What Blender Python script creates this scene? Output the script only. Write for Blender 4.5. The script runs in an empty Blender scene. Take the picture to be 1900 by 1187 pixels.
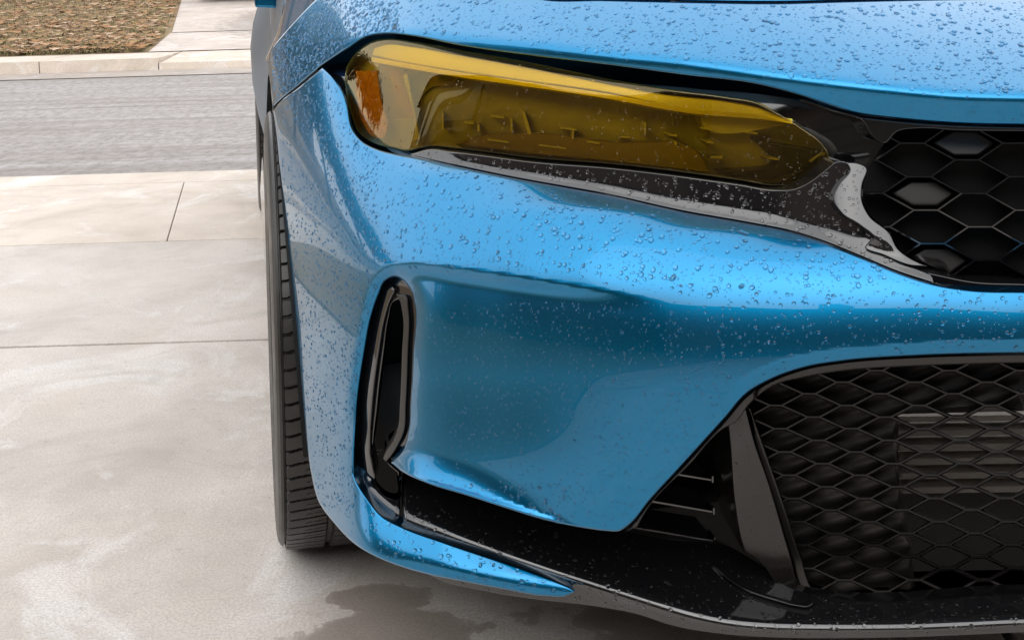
import bpy, bmesh, math, random
import numpy as np
from mathutils import Vector, Matrix
from mathutils.geometry import delaunay_2d_cdt

scene = bpy.context.scene
C = scene.collection
rng = np.random.default_rng(7)
random.seed(7)

# ------------------------------------------------------------------ camera
CAM_H, PITCH, ROLL, F = 0.84, math.radians(16.0), math.radians(-1.7), 2300.0
cam_d = bpy.data.cameras.new('camera')
cam_d.sensor_fit = 'HORIZONTAL'; cam_d.sensor_width = 36.0
cam_d.lens = 36.0 * F / 1900.0
cam_d.clip_start = 0.02; cam_d.clip_end = 2000.0
cam = bpy.data.objects.new('camera', cam_d); C.objects.link(cam)
RM = Matrix.Rotation(math.radians(90) - PITCH, 3, 'X') @ Matrix.Rotation(ROLL, 3, 'Z')
cam.matrix_world = Matrix.Translation((0, 0, CAM_H)) @ RM.to_4x4()
scene.camera = cam
RMn = np.array(RM)

# ------------------------------------------------------------------ sky, sun, exposure
SUN_EL, SUN_AZ = math.radians(48), math.radians(200)
world = bpy.data.worlds.new('World'); scene.world = world
world.use_nodes = True
wn = world.node_tree; wn.nodes.clear()
sky = wn.nodes.new('ShaderNodeTexSky'); sky.sky_type = 'NISHITA'; sky.sun_disc = False
sky.sun_elevation = SUN_EL; sky.sun_rotation = SUN_AZ
sky.air_density = 1.0; sky.dust_density = 6.0; sky.ozone_density = 1.0
hs = wn.nodes.new('ShaderNodeHueSaturation'); hs.inputs['Saturation'].default_value = 0.22
bg = wn.nodes.new('ShaderNodeBackground'); bg.inputs['Strength'].default_value = 0.12
wo = wn.nodes.new('ShaderNodeOutputWorld')
ov = wn.nodes.new('ShaderNodeMix'); ov.data_type = 'RGBA'; ov.inputs[0].default_value = 0.85   # closed cloud cover over the clear sky
ov.inputs[7].default_value = (15.0, 15.1, 15.4, 1)
wn.links.new(sky.outputs[0], hs.inputs['Color']); wn.links.new(hs.outputs[0], ov.inputs[6]); wn.links.new(ov.outputs[2], bg.inputs['Color'])
wn.links.new(bg.outputs[0], wo.inputs[0])
sd = bpy.data.lights.new('sun', 'SUN'); sd.energy = 0.5; sd.angle = math.radians(60); sd.color = (1.0, 0.96, 0.9)
so = bpy.data.objects.new('sun', sd); C.objects.link(so)
# light comes from azimuth SUN_AZ (clockwise from +Y), elevation SUN_EL
sv = Vector((math.sin(SUN_AZ) * math.cos(SUN_EL), math.cos(SUN_AZ) * math.cos(SUN_EL), math.sin(SUN_EL)))
so.rotation_euler = sv.to_track_quat('Z', 'Y').to_euler()
scene.view_settings.view_transform = 'Standard'
scene.view_settings.look = 'None'
scene.view_settings.gamma = 1.0
scene.view_settings.exposure = 0.12
scene.render.engine = 'CYCLES'
scene.cycles.use_denoising = True
scene.cycles.max_bounces = 12
scene.cycles.transparent_max_bounces = 12

# ------------------------------------------------------------------ materials
MATS = {}
def mat(name, color=(0.5, 0.5, 0.5), rough=0.5, metal=0.0, ior=1.5, coat=0.0, coat_rough=0.03, coat_ior=1.5, trans=0.0):
    m = bpy.data.materials.new(name); m.use_nodes = True
    b = m.node_tree.nodes['Principled BSDF']
    b.inputs['Base Color'].default_value = (*color, 1)
    b.inputs['Roughness'].default_value = rough
    b.inputs['Metallic'].default_value = metal
    b.inputs['IOR'].default_value = ior
    b.inputs['Coat Weight'].default_value = coat
    b.inputs['Coat Roughness'].default_value = coat_rough
    b.inputs['Coat IOR'].default_value = coat_ior
    b.inputs['Transmission Weight'].default_value = trans
    MATS[name] = m
    return m
class N:
    """tiny node helper"""
    def __init__(s, m): s.m = m; s.t = m.node_tree; s.b = s.t.nodes['Principled BSDF']
    def new(s, ty, **kw):
        n = s.t.nodes.new(ty)
        for k, v in kw.items():
            if k in n.inputs: n.inputs[k].default_value = v
            else: setattr(n, k, v)
        return n
    def link(s, a, b): s.t.links.new(a, b)
    def coord(s, scale=(1, 1, 1)):
        g = s.new('ShaderNodeNewGeometry'); mp = s.new('ShaderNodeMapping')
        mp.inputs['Scale'].default_value = scale
        s.link(g.outputs['Position'], mp.inputs['Vector']); return mp.outputs[0]
    def noise(s, co, scale, detail=4, rough=0.55, dist=0.0):
        n = s.new('ShaderNodeTexNoise'); n.inputs['Scale'].default_value = scale
        n.inputs['Detail'].default_value = detail; n.inputs['Roughness'].default_value = rough
        n.inputs['Distortion'].default_value = dist
        s.link(co, n.inputs['Vector']); return n.outputs[0]
    def ramp(s, v, stops):
        r = s.new('ShaderNodeValToRGB'); e = r.color_ramp.elements
        while len(e) > 1: e.remove(e[-1])
        e[0].position = stops[0][0]; e[0].color = (*stops[0][1], 1)
        for p, c in stops[1:]:
            q = e.new(p); q.color = (*c, 1)
        s.link(v, r.inputs[0]); return r.outputs[0]
    def mix(s, fac, a, b, mode='MIX'):
        n = s.new('ShaderNodeMix'); n.data_type = 'RGBA'; n.blend_type = mode
        for sock, v in ((n.inputs[0], fac), (n.inputs[6], a), (n.inputs[7], b)):
            if hasattr(v, 'is_linked'): s.link(v, sock)
            elif isinstance(v, tuple): sock.default_value = (*v, 1)
            else: sock.default_value = v
        return n.outputs[2]
    def math(s, op, a, b=0.0, clamp=False):
        n = s.new('ShaderNodeMath'); n.operation = op; n.use_clamp = clamp
        for sock, v in ((n.inputs[0], a), (n.inputs[1], b)):
            if hasattr(v, 'is_linked'): s.link(v, sock)
            else: sock.default_value = v
        return n.outputs[0]
    def bump(s, h, strength, dist=0.01):
        n = s.new('ShaderNodeBump'); n.inputs['Strength'].default_value = strength
        n.inputs['Distance'].default_value = dist
        s.link(h, n.inputs['Height']); s.link(n.outputs[0], s.b.inputs['Normal'])

# blue metallic paint: tinted metal flake under clear coat
paint = mat('blue_paint', (0.003, 0.20, 0.42), 0.31, 1.0, coat=1.0, coat_rough=0.02, coat_ior=1.45)
n = N(paint)
co = n.coord()
fl = n.noise(co, 1800, 2, 0.5)
n.link(n.mix(0.10, (0.003, 0.20, 0.42), n.ramp(fl, [(0.3, (0.0, 0.12, 0.30)), (0.7, (0.02, 0.29, 0.55))])), n.b.inputs['Base Color'])
grimy = mat('grimy_blue_paint', (0.055, 0.10, 0.15), 0.45, 0.3, coat=0.6, coat_rough=0.35, coat_ior=1.4)  # body side: blue greyed and roughened, a muted reflection put into the colour
gloss = mat('gloss_black', (0.008, 0.008, 0.009), 0.05, ior=1.95)
n = N(gloss); co = n.coord()
n.link(n.math('ADD', n.math('MULTIPLY', n.noise(co, 60, 4), 0.08), 0.02), n.b.inputs['Roughness'])
satin = mat('satin_black', (0.016, 0.014, 0.013), 0.34, ior=1.6)
n = N(satin); co = n.coord()
n.bump(n.noise(co, 900, 2), 0.15, 0.0006)
bladem = mat('blade_black', (0.012, 0.010, 0.009), 0.18, ior=1.65)
meshm = mat('mesh_black', (0.010, 0.009, 0.009), 0.38, ior=1.45)
matte = mat('matte_black', (0.003, 0.003, 0.003), 0.8)
backm = mat('grille_backing_black', (0.034, 0.031, 0.029), 0.5)
rubber = mat('tyre_rubber', (0.022, 0.021, 0.020), 0.42, ior=1.55)
n = N(rubber); co = n.coord()
d = n.noise(co, 45, 5)
n.link(n.mix(d, (0.008, 0.0075, 0.007), (0.034, 0.030, 0.026)), n.b.inputs['Base Color'])
n.link(n.math('ADD', n.math('MULTIPLY', n.noise(co, 30, 4), 0.35), 0.22), n.b.inputs['Roughness'])
n.bump(n.noise(co, 700, 3), 0.2, 0.0008)
alu = mat('dull_aluminium', (0.46, 0.41, 0.36), 0.5, 0.2)
rimm = mat('wheel_rim_black', (0.02, 0.02, 0.02), 0.25, coat=0.5)
water = mat('water', (1, 1, 1), 0.0, ior=1.33, trans=1.0)
barm = mat('light_bar_plastic', (0.90, 0.86, 0.70), 0.35)
guide = mat('light_guide', (1.0, 0.92, 0.12), 0.4)
orange = mat('amber_reflector', (1.0, 0.45, 0.08), 0.3)
n = N(orange); co = n.coord()
v = n.new('ShaderNodeTexVoronoi', Scale=160.0); n.link(co, v.inputs['Vector'])
n.bump(v.outputs['Distance'], 0.8, 0.004)
housing = mat('headlight_housing', (0.16, 0.15, 0.12), 0.35)
n = N(housing); co = n.coord((1, 1, 2))
n.link(n.mix(n.noise(co, 26, 5, 0.7), (0.26, 0.28, 0.16), (0.62, 0.54, 0.40)), n.b.inputs['Base Color'])
silver = mat('headlight_silver', (0.62, 0.60, 0.55), 0.22, 0.7)
ledge = mat('lamp_inner_brown', (0.36, 0.28, 0.20), 0.3)
pglass = mat('projector_glass', (0.20, 0.18, 0.12), 0.12, ior=1.6)
# amber film lens: thin tinted sheet, clear gloss over it
lensm = bpy.data.materials.new('amber_lens'); lensm.use_nodes = True
t = lensm.node_tree; t.nodes.clear()
o_ = t.nodes.new('ShaderNodeOutputMaterial'); mx = t.nodes.new('ShaderNodeMixShader')
tr = t.nodes.new('ShaderNodeBsdfTransparent'); tr.inputs[0].default_value = (0.98, 0.80, 0.13, 1)
gl = t.nodes.new('ShaderNodeBsdfGlossy'); gl.inputs['Roughness'].default_value = 0.015; gl.inputs[0].default_value = (1.0, 0.86, 0.52, 1)
fr = t.nodes.new('ShaderNodeFresnel'); fr.inputs[0].default_value = 1.85
t.links.new(fr.outputs[0], mx.inputs[0]); t.links.new(tr.outputs[0], mx.inputs[1]); t.links.new(gl.outputs[0], mx.inputs[2])
t.links.new(mx.outputs[0], o_.inputs[0]); MATS['amber_lens'] = lensm

def concrete(name, c0, c1, stains=None, wet=False):
    m = mat(name, c0, 0.75); n = N(m); co = n.coord(); st = n.coord((1.0, 0.9, 1))
    big = n.noise(st, 1.1, 5, 0.6, 0.6); mid = n.noise(st, 5, 6, 0.65); fine = n.noise(co, 240, 4, 0.85)
    col = n.mix(n.ramp(big, [(0.38, (0, 0, 0)), (0.62, (1, 1, 1))]), tuple(x * 0.90 for x in c0), c1)
    pat = n.noise(n.coord((1.2, 1.0, 1)), 2.4, 8, 0.66, 1.0)
    col = n.mix(n.ramp(pat, [(0.53, (0, 0, 0)), (0.60, (0.7, 0.7, 0.7))]), col, tuple(min(0.8, x * 1.2) for x in (c1[0], c1[0] * 0.97, c1[0] * 0.965)))
    tint = n.noise(n.coord((0.7, 1.3, 1)), 2.6, 5, 0.6, 0.5)
    col = n.mix(n.ramp(tint, [(0.5, (0, 0, 0)), (0.7, (0.45, 0.45, 0.45))]), col, (c1[0] * 1.02, c1[0] * 0.83, c1[0] * 0.73))
    col = n.mix(n.ramp(mid, [(0.3, (0, 0, 0)), (0.7, (0.55, 0.55, 0.55))]), col, tuple(min(1, x * 1.22) for x in c1))
    col = n.mix(n.ramp(n.noise(n.coord((1.2, 1.0, 1)), 2.9, 7, 0.7, 0.8), [(0.50, (0, 0, 0)), (0.72, (0.5, 0.5, 0.5))]), col, tuple(x * 0.66 for x in c0))
    col = n.mix(n.ramp(fine, [(0.40, (0, 0, 0)), (0.66, (0.75, 0.75, 0.75))]), col, tuple(x * 0.60 for x in c0))
    col = n.mix(n.ramp(n.noise(co, 38, 6, 0.8), [(0.56, (0, 0, 0)), (0.70, (0.5, 0.5, 0.5))]), col, tuple(x * 0.55 for x in c0))
    rough = None
    if stains:
        # damp patches with ragged edges at given places (x, y, rx, ry)
        tot = None
        wob = n.noise(co, 11, 7, 0.62)
        for (x, y, rx, ry) in stains:
            mp = n.new('ShaderNodeMapping'); mp.inputs['Location'].default_value = (-x / rx, -y / ry, 0)
            mp.inputs['Scale'].default_value = (1 / rx, 1 / ry, 0)
            g = n.new('ShaderNodeNewGeometry'); n.link(g.outputs['Position'], mp.inputs['Vector'])
            ln = n.new('ShaderNodeVectorMath'); ln.operation = 'LENGTH'; n.link(mp.outputs[0], ln.inputs[0])
            dd = n.math('ADD', ln.outputs['Value'], n.math('MULTIPLY', n.math('SUBTRACT', wob, 0.5), 1.7))
            f = n.ramp(dd, [(0.80, (1, 1, 1)), (0.96, (0.75, 0.75, 0.75)), (1.0, (0, 0, 0))])
            tot = f if tot is None else n.mix(1.0, tot, f, 'LIGHTEN')
        col = n.mix(n.math('MULTIPLY', tot, 0.52), col, (0.135, 0.095, 0.066))
        n.link(n.math('SUBTRACT', 0.75, n.math('MULTIPLY', tot, 0.3)), n.b.inputs['Roughness'])
    n.link(col, n.b.inputs['Base Color'])
    n.bump(n.mix(0.5, fine, mid), 0.25, 0.004)
    return m
asph = mat('asphalt', (0.2, 0.19, 0.19), 0.8); n = N(asph)
co = n.coord(); st = n.coord((0.12, 1.0, 1))
col = n.mix(n.ramp(n.noise(st, 1.6, 5, 0.6), [(0.3, (0, 0, 0)), (0.7, (1, 1, 1))]), (0.29, 0.262, 0.245), (0.41, 0.385, 0.38))
col = n.mix(n.ramp(n.noise(n.coord((0.1, 2.5, 1)), 2.2, 5), [(0.5, (0, 0, 0)), (0.72, (0.6, 0.6, 0.6))]), col, (0.14, 0.11, 0.085))
col = n.mix(n.ramp(n.noise(n.coord((1, 0.5, 1)), 22, 6, 0.85), [(0.44, (0, 0, 0)), (0.62, (0.75, 0.75, 0.75))]), col, (0.17, 0.15, 0.135))
n.link(col, n.b.inputs['Base Color']); n.bump(n.noise(co, 120, 3), 0.5, 0.01)
soil = mat('lawn_soil', (0.2, 0.15, 0.09), 0.95); n = N(soil); co = n.coord()
col = n.mix(n.ramp(n.noise(co, 0.9, 5), [(0.4, (0, 0, 0)), (0.6, (1, 1, 1))]), (0.20, 0.12, 0.06), (0.17, 0.14, 0.055))
n.link(n.mix(n.noise(co, 12, 5, 0.7), col, (0.30, 0.21, 0.13)), n.b.inputs['Base Color'])
def varied(name, stops, rough=0.85):
    m = mat(name, stops[0], rough); n = N(m)
    g = n.new('ShaderNodeNewGeometry')
    n.link(n.ramp(g.outputs['Random Per Island'], [(i / max(1, len(stops) - 1), c) for i, c in enumerate(stops)]), n.b.inputs['Base Color'])
    return m
leafm = varied('dead_leaves', [(0.26, 0.12, 0.05), (0.38, 0.21, 0.10), (0.17, 0.085, 0.04), (0.30, 0.16, 0.07), (0.52, 0.38, 0.27), (0.27, 0.17, 0.07), (0.21, 0.17, 0.06)])
grassm = varied('dry_grass', [(0.26, 0.21, 0.09), (0.18, 0.18, 0.06), (0.34, 0.26, 0.13), (0.13, 0.16, 0.05)])
foliage = varied('foliage', [(0.04, 0.07, 0.03), (0.06, 0.09, 0.035), (0.08, 0.09, 0.04)])
bark = mat('bark', (0.10, 0.08, 0.06), 0.9)
brick = mat('house_brick', (0.13, 0.085, 0.07), 0.85); n = N(brick)
n.link(n.mix(n.noise(n.coord((1, 1, 3)), 3, 5), (0.11, 0.08, 0.068), (0.19, 0.14, 0.12)), n.b.inputs['Base Color'])
siding = mat('house_siding', (0.22, 0.24, 0.27), 0.7)
garage_paint = mat('garage_door_paint', (0.07, 0.062, 0.055), 0.5)
shingle = mat('roof_shingle', (0.05, 0.05, 0.052), 0.9)
trimw = mat('window_trim', (0.16, 0.15, 0.14), 0.6)
wglass = mat('window_glass', (0.02, 0.025, 0.03), 0.04)
darkpaint = mat('black_car_paint', (0.01, 0.01, 0.012), 0.2, coat=1.0)

# ------------------------------------------------------------------ object helpers
def link_mesh(name, verts, faces, m, parent=None, smooth=False, normals=None):
    me = bpy.data.meshes.new(name)
    me.from_pydata([tuple(map(float, v)) for v in verts], [], [tuple(map(int, f)) for f in faces])
    if smooth: me.polygons.foreach_set('use_smooth', [True] * len(me.polygons))
    me.materials.append(MATS[m] if isinstance(m, str) else m)
    me.update()
    if normals is not None:
        me.normals_split_custom_set_from_vertices([tuple(map(float, q)) for q in normals])
    o = bpy.data.objects.new(name, me); C.objects.link(o)
    if parent is not None: adopt(o, parent)
    return o
def adopt(o, parent):
    o.parent = parent
    o.matrix_parent_inverse = world_of(parent).inverted()
def world_of(o):
    m = o.matrix_basis.copy()
    if o.parent is not None: m = world_of(o.parent) @ o.matrix_parent_inverse @ m
    return m
def tag(o, label=None, cat=None, group=None, kind=None):
    if label: o['label'] = label
    if cat: o['category'] = cat
    if group: o['group'] = group
    if kind: o['kind'] = kind
    return o
def empty(name, loc):
    o = bpy.data.objects.new(name, None); o.location = loc; C.objects.link(o); return o
class MB:
    def __init__(s): s.v = []; s.f = []
    def add(s, vs, fs):
        k = len(s.v); s.v += [tuple(x) for x in vs]; s.f += [tuple(i + k for i in f) for f in fs]
    def hexa(s, p):  # 8 points: bottom 4, top 4
        s.add(p, [(3, 2, 1, 0), (4, 5, 6, 7), (0, 1, 5, 4), (1, 2, 6, 5), (2, 3, 7, 6), (3, 0, 4, 7)])
    def box(s, x0, x1, y0, y1, z0, z1):
        s.hexa([(x0, y0, z0), (x1, y0, z0), (x1, y1, z0), (x0, y1, z0), (x0, y0, z1), (x1, y0, z1), (x1, y1, z1), (x0, y1, z1)])
    def build(s, name, m, parent=None, smooth=False, bevel=0.0):
        o = link_mesh(name, s.v, s.f, m, parent, smooth)
        if bevel > 0:
            bm = bmesh.new(); bm.from_mesh(o.data)
            bmesh.ops.bevel(bm, geom=bm.edges[:], offset=bevel, segments=2, affect='EDGES', profile=0.6)
            bm.to_mesh(o.data); bm.free()
        return o

# ------------------------------------------------------------------ picture rays -> places
def rays(px, py):
    px = np.asarray(px, float); py = np.asarray(py, float)
    d = np.stack([(px - 950.0) / F, -(py - 593.5) / F, -np.ones_like(px)], -1)
    return d @ RMn.T
def at_depth(px, py, Y):
    r = rays(px, py); k = np.asarray(Y, float) / r[..., 1]
    p = r * k[..., None]; p[..., 2] += CAM_H
    return p
def on_ground(px, py, z=0.0):
    r = rays(np.array(px, float), np.array(py, float)); k = (z - CAM_H) / r[..., 2]
    p = r * k[..., None]; p[..., 2] += CAM_H
    return p

# car frame: nrm points to the car's far side, axl runs to its tail
YAW = math.radians(11.2)
NRM = np.array([math.cos(YAW), math.sin(YAW), 0.0]); AXL = np.array([-math.sin(YAW), math.cos(YAW), 0.0])
HALF = 0.93
def car(l, s, z):
    return tuple(NRM * (HALF + l) + AXL * s + np.array([0, 0, z]))

# ------------------------------------------------------------------ depth fields (car body skins)
GX = np.arange(430, 2900, 5.0); GY = np.arange(-140, 1230, 3.0)
_rr = rays(*np.meshgrid(GX, GY)); TT = _rr[..., 2] / _rr[..., 1]      # slope of each ray, rows = GY
def gsm(a, sy, sx):
    def k1(s):
        r = int(3 * s) + 1; x = np.arange(-r, r + 1); k = np.exp(-x * x / (2 * s * s)); return k / k.sum(), r
    if sy > 0:
        k, r = k1(sy); p = np.pad(a, ((r, r), (0, 0)), 'edge'); a = sum(k[i] * p[i:i + a.shape[0]] for i in range(2 * r + 1))
    if sx > 0:
        k, r = k1(sx); p = np.pad(a, ((0, 0), (r, r)), 'edge'); a = sum(k[i] * p[:, i:i + a.shape[1]] for i in range(2 * r + 1))
    return a
def sm1(v, s):
    return gsm(v[None, :], 0, s)[0]
class Skin:
    """depth from a plan curve (py_b, Y_b over px) and a table of facing angles down each column"""
    def __init__(s, anchor, table, relative=False, sy=5, sx=6, plan_s=6):
        a = np.array(anchor, float)
        pb = sm1(np.interp(GX, a[:, 0], a[:, 1]), 2); Yb = sm1(np.interp(GX, a[:, 0], a[:, 2]), plan_s)
        cols = sorted(table); E = np.zeros_like(TT)
        per = []
        for c in cols:
            k = np.array(table[c], float)
            per.append(k)
        cols = np.array(cols, float)
        for j, x in enumerate(GX):
            i = int(np.clip(np.searchsorted(cols, x) - 1, 0, max(0, len(cols) - 2)))
            y = GY - pb[j] if relative else GY
            e0 = np.interp(y, per[i][:, 0], per[i][:, 1])
            if len(cols) > 1:
                f = np.clip((x - cols[i]) / (cols[i + 1] - cols[i]), 0, 1)
                e0 = e0 * (1 - f) + f * np.interp(y, per[i + 1][:, 0], per[i + 1][:, 1])
            E[:, j] = e0
        E = np.radians(gsm(E, sy, sx))
        G = np.sin(E) / np.maximum(np.cos(E) - TT * np.sin(E), 0.06)
        dt = np.diff(TT, axis=0)
        inc = 0.5 * (G[1:] + G[:-1]) * dt
        L = np.vstack([np.zeros((1, TT.shape[1])), np.cumsum(inc, 0)])   # log Y
        base = np.array([np.interp(pb[j], GY, L[:, j]) for j in range(len(GX))])
        s.Y = np.exp(L - base[None, :]) * Yb[None, :]
    def __call__(s, px, py):
        return cubic(s.Y, px, py)
def cubic(A, px, py):
    fx = np.clip((np.asarray(px, float) - GX[0]) / 5.0, 1, len(GX) - 3.001); fy = np.clip((np.asarray(py, float) - GY[0]) / 3.0, 1, len(GY) - 3.001)
    ix = fx.astype(int); iy = fy.astype(int); tx = fx - ix; ty = fy - iy
    def w(t): return [((-t + 2) * t - 1) * t / 2, ((3 * t - 5) * t * t + 2) / 2, ((-3 * t + 4) * t + 1) * t / 2, (t - 1) * t * t / 2]
    wx = w(tx); wy = w(ty); r = 0
    for a in range(4):
        for b in range(4): r = r + wy[a] * wx[b] * A[iy + a - 1, ix + b - 1]
    return r
class TPS:
    """thin plate spline through (px, py, Y)"""
    def __init__(s, pts, lam=1e-4):
        p = np.array(pts, float); s.c = p[:, :2] / 400.0
        nn = len(p); K = s.k(s.c, s.c) + lam * np.eye(nn); Q = np.c_[np.ones(nn), s.c]
        A = np.block([[K, Q], [Q.T, np.zeros((3, 3))]])
        s.w = np.linalg.solve(A, np.r_[p[:, 2], 0, 0, 0])
    @staticmethod
    def k(a, b):
        d2 = ((a[:, None] - b[None]) ** 2).sum(-1); return 0.5 * d2 * np.log(d2 + 1e-12)
    def __call__(s, px, py):
        px = np.asarray(px, float); q = np.stack([px.ravel(), np.asarray(py, float).ravel()], 1) / 400.0
        r = s.k(q, s.c) @ s.w[:-3] + np.c_[np.ones(len(q)), q] @ s.w[-3:]
        return r.reshape(px.shape)
def sstep(a, b, x):
    t = np.clip((x - a) / (b - a), 0, 1); return t * t * (3 - 2 * t)

# ------------------------------------------------------------------ outlines
def curve(pts, step=4.0, closed=False):
    """Catmull-Rom through pts; a third value 1 marks a corner"""
    P = [np.array(p[:2], float) for p in pts]; cn = [len(p) > 2 for p in pts]
    nn = len(P); out = []
    rng_ = range(nn if closed else nn - 1)
    for i in rng_:
        a, b = P[i], P[(i + 1) % nn]
        pa = P[(i - 1) % nn] if (closed or i > 0) and not cn[i] else a - (b - a)
        pb = P[(i + 2) % nn] if (closed or i < nn - 2) and not cn[(i + 1) % nn] else b + (b - a)
        k = max(1, int(round(np.linalg.norm(b - a) / step)))
        # centripetal-like tangents scaled by chord
        L = np.linalg.norm(b - a); la = np.linalg.norm(a - pa) + 1e-6; lb = np.linalg.norm(pb - b) + 1e-6
        ma = ((b - a) / L * la + (a - pa) / la * L) / (la + L) * L
        mb = ((pb - b) / lb * L + (b - a) / L * lb) / (lb + L) * L
        for j in range(k):
            t = j / k
            out.append((2 * t**3 - 3 * t * t + 1) * a + (t**3 - 2 * t * t + t) * ma + (-2 * t**3 + 3 * t * t) * b + (t**3 - t * t) * mb)
    if not closed: out.append(P[-1])
    return np.array(out)
def seg_dist(q, poly, closed=True):
    a = poly; b = np.roll(poly, -1, 0)
    if not closed: a, b = poly[:-1], poly[1:]
    best = np.full(len(q), 1e9)
    for s in range(0, len(q), 4000):
        qq = q[s:s + 4000, None]; d = (b - a)[None]; t = ((qq - a[None]) * d).sum(-1) / np.maximum((d * d).sum(-1), 1e-9)
        t = np.clip(t, 0, 1)[..., None]; best[s:s + 4000] = np.sqrt((((a[None] + t * d) - qq) ** 2).sum(-1)).min(1)
    return best
def inside(q, poly):
    x, y = q[:, 0], q[:, 1]; r = np.zeros(len(q), bool); a = poly; b = np.roll(poly, -1, 0)
    for (x0, y0), (x1, y1) in zip(a, b):
        if y0 == y1: continue
        c = ((y0 > y) != (y1 > y)) & (x < (x1 - x0) * (y - y0) / (y1 - y0) + x0); r ^= c
    return r
def area(p):
    x, y = p[:, 0], p[:, 1]; return 0.5 * np.sum(x * np.roll(y, -1) - y * np.roll(x, -1))
PXMAX = 2500.0   # outlines that run on past here are led to the car's middle plane
def to_middle(poly, fn):
    p = poly.copy(); k = p[:, 0] > PXMAX
    for _ in range(25):
        w = at_depth(p[k, 0], p[k, 1], fn(p[k, 0], p[k, 1])); l = w @ NRM - HALF
        p[k, 0] = np.clip(p[k, 0] - l * F * 0.9, 2400, 2880)
    return p
def fn_normals(fn, q, h=0.6):
    X = lambda dx, dy: at_depth(q[:, 0] + dx, q[:, 1] + dy, fn(q[:, 0] + dx, q[:, 1] + dy))
    nn = np.cross(X(h, 0) - X(-h, 0), X(0, h) - X(0, -h)); nn /= np.linalg.norm(nn, axis=1)[:, None] + 1e-12
    w = at_depth(q[:, 0], q[:, 1], fn(q[:, 0], q[:, 1])); w[:, 2] -= CAM_H
    nn *= -np.sign((nn * w).sum(1))[:, None]
    return nn
def panel(name, poly, fn, m, parent, step=8.0, edge=3.0, edge_depth=0.0018, thick=0.02, holes=(), middle=False, hole_skirt=True):
    """trimmed shell: outline, rounded edge (edge px wide), returned edge 'thick' metres deep"""
    poly = np.asarray(poly, float)
    if middle: poly = to_middle(poly, fn)
    loops = [poly] + [np.asarray(h, float) for h in holes]
    pts = []; edges = []; nb = []
    for lp in loops:
        k = len(pts); pts += [tuple(p) for p in lp]; m_ = len(lp); edges += [(k + i, k + (i + 1) % m_) for i in range(m_)]; nb.append((k, m_))
    def bd(q): return np.min([seg_dist(q, lp) for lp in loops], 0)
    def ins(q):
        r = inside(q, loops[0])
        for h in loops[1:]: r &= ~inside(q, h)
        return r
    extra = []
    ring_d = [edge * f for f in (0.25, 0.55, 1.0, 1.8)] if edge > 0 else [step * 0.5]
    for d in ring_d:
        for lp in loops:
            tg = np.roll(lp, -1, 0) - np.roll(lp, 1, 0); tg /= np.linalg.norm(tg, axis=1)[:, None] + 1e-9
            nn = np.stack([-tg[:, 1], tg[:, 0]], 1) * np.sign(area(lp)) * (1 if lp is loops[0] else -1)
            c = lp + nn * d; c = c[ins(c)]
            if len(c): c = c[bd(c) > d * 0.93]
            extra.append(c)
    x0, y0 = poly.min(0); x1, y1 = poly.max(0)
    gx = np.arange(x0, x1, step); gy = np.arange(y0, y1, step * 0.87)
    g = np.array([(x + (step / 2 if i % 2 else 0), y) for i, y in enumerate(gy) for x in gx])
    g = g[ins(g)] if len(g) else g.reshape(0, 2)
    if len(g): g = g[bd(g) > ring_d[-1] + step * 0.5]
    extra.append(g)
    ex = np.vstack([e.reshape(-1, 2) for e in extra])
    allp = [Vector(p) for p in pts] + [Vector(p) for p in ex]
    rv, re, rf, ov, oe, of = delaunay_2d_cdt(allp, edges, [], 0, 1e-4)
    q = np.array([(v[0], v[1]) for v in rv]); F3 = np.array([f for f in rf if len(f) == 3])
    cen = q[F3].mean(1); F3 = F3[ins(cen)]
    segA = np.vstack(loops); segB = np.vstack([np.roll(lp, -1, 0) for lp in loops])
    cell = {}
    CS = max(12.0, edge * 2)
    for i, (a_, b_) in enumerate(zip(segA, segB)):
        for cx_ in range(int((min(a_[0], b_[0]) - edge - 2) // CS), int((max(a_[0], b_[0]) + edge + 2) // CS) + 1):
            for cy_ in range(int((min(a_[1], b_[1]) - edge - 2) // CS), int((max(a_[1], b_[1]) + edge + 2) // CS) + 1): cell.setdefault((cx_, cy_), []).append(i)
    def near(qq):
        dd = np.full(len(qq), 99.0); ck = np.floor(qq / CS).astype(int); key = ck[:, 0] * 100003 + ck[:, 1]
        for kk_ in np.unique(key):
            w_ = np.where(key == kk_)[0]; c_ = cell.get((int(ck[w_[0], 0]), int(ck[w_[0], 1])))
            if c_ is None: continue
            p_ = qq[w_][:, None]; a_ = segA[c_][None]; d_ = segB[c_][None] - a_
            t_ = np.clip(((p_ - a_) * d_).sum(-1) / np.maximum((d_ * d_).sum(-1), 1e-9), 0, 1)[..., None]
            dd[w_] = np.sqrt(((a_ + t_ * d_ - p_) ** 2).sum(-1)).min(1)
        lo_ = np.where(dd < edge * 1.5 + 2)[0]
        if len(lo_): dd[lo_[~ins(qq[lo_])]] = 0.0
        return dd
    def full(px, py):
        Y = fn(px, py)
        if edge > 0:
            qq = np.stack([np.ravel(px), np.ravel(py)], 1)
            dd = near(qq)
            if middle: dd = np.where(qq[:, 0] > PXMAX - 100, 99.0, dd)
            t = np.clip(1 - dd / edge, 0, 1); Y = Y + (edge_depth * (1 - np.sqrt(np.maximum(1 - t * t * 0.96, 0)))).reshape(np.shape(Y))
        return Y
    V = at_depth(q[:, 0], q[:, 1], full(q[:, 0], q[:, 1])); NN = fn_normals(full, q)
    # outward facing triangles
    e1 = V[F3[:, 1]] - V[F3[:, 0]]; e2 = V[F3[:, 2]] - V[F3[:, 0]]
    fl = (np.cross(e1, e2) * NN[F3].mean(1)).sum(1) < 0; F3[fl] = F3[fl][:, ::-1]
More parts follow.
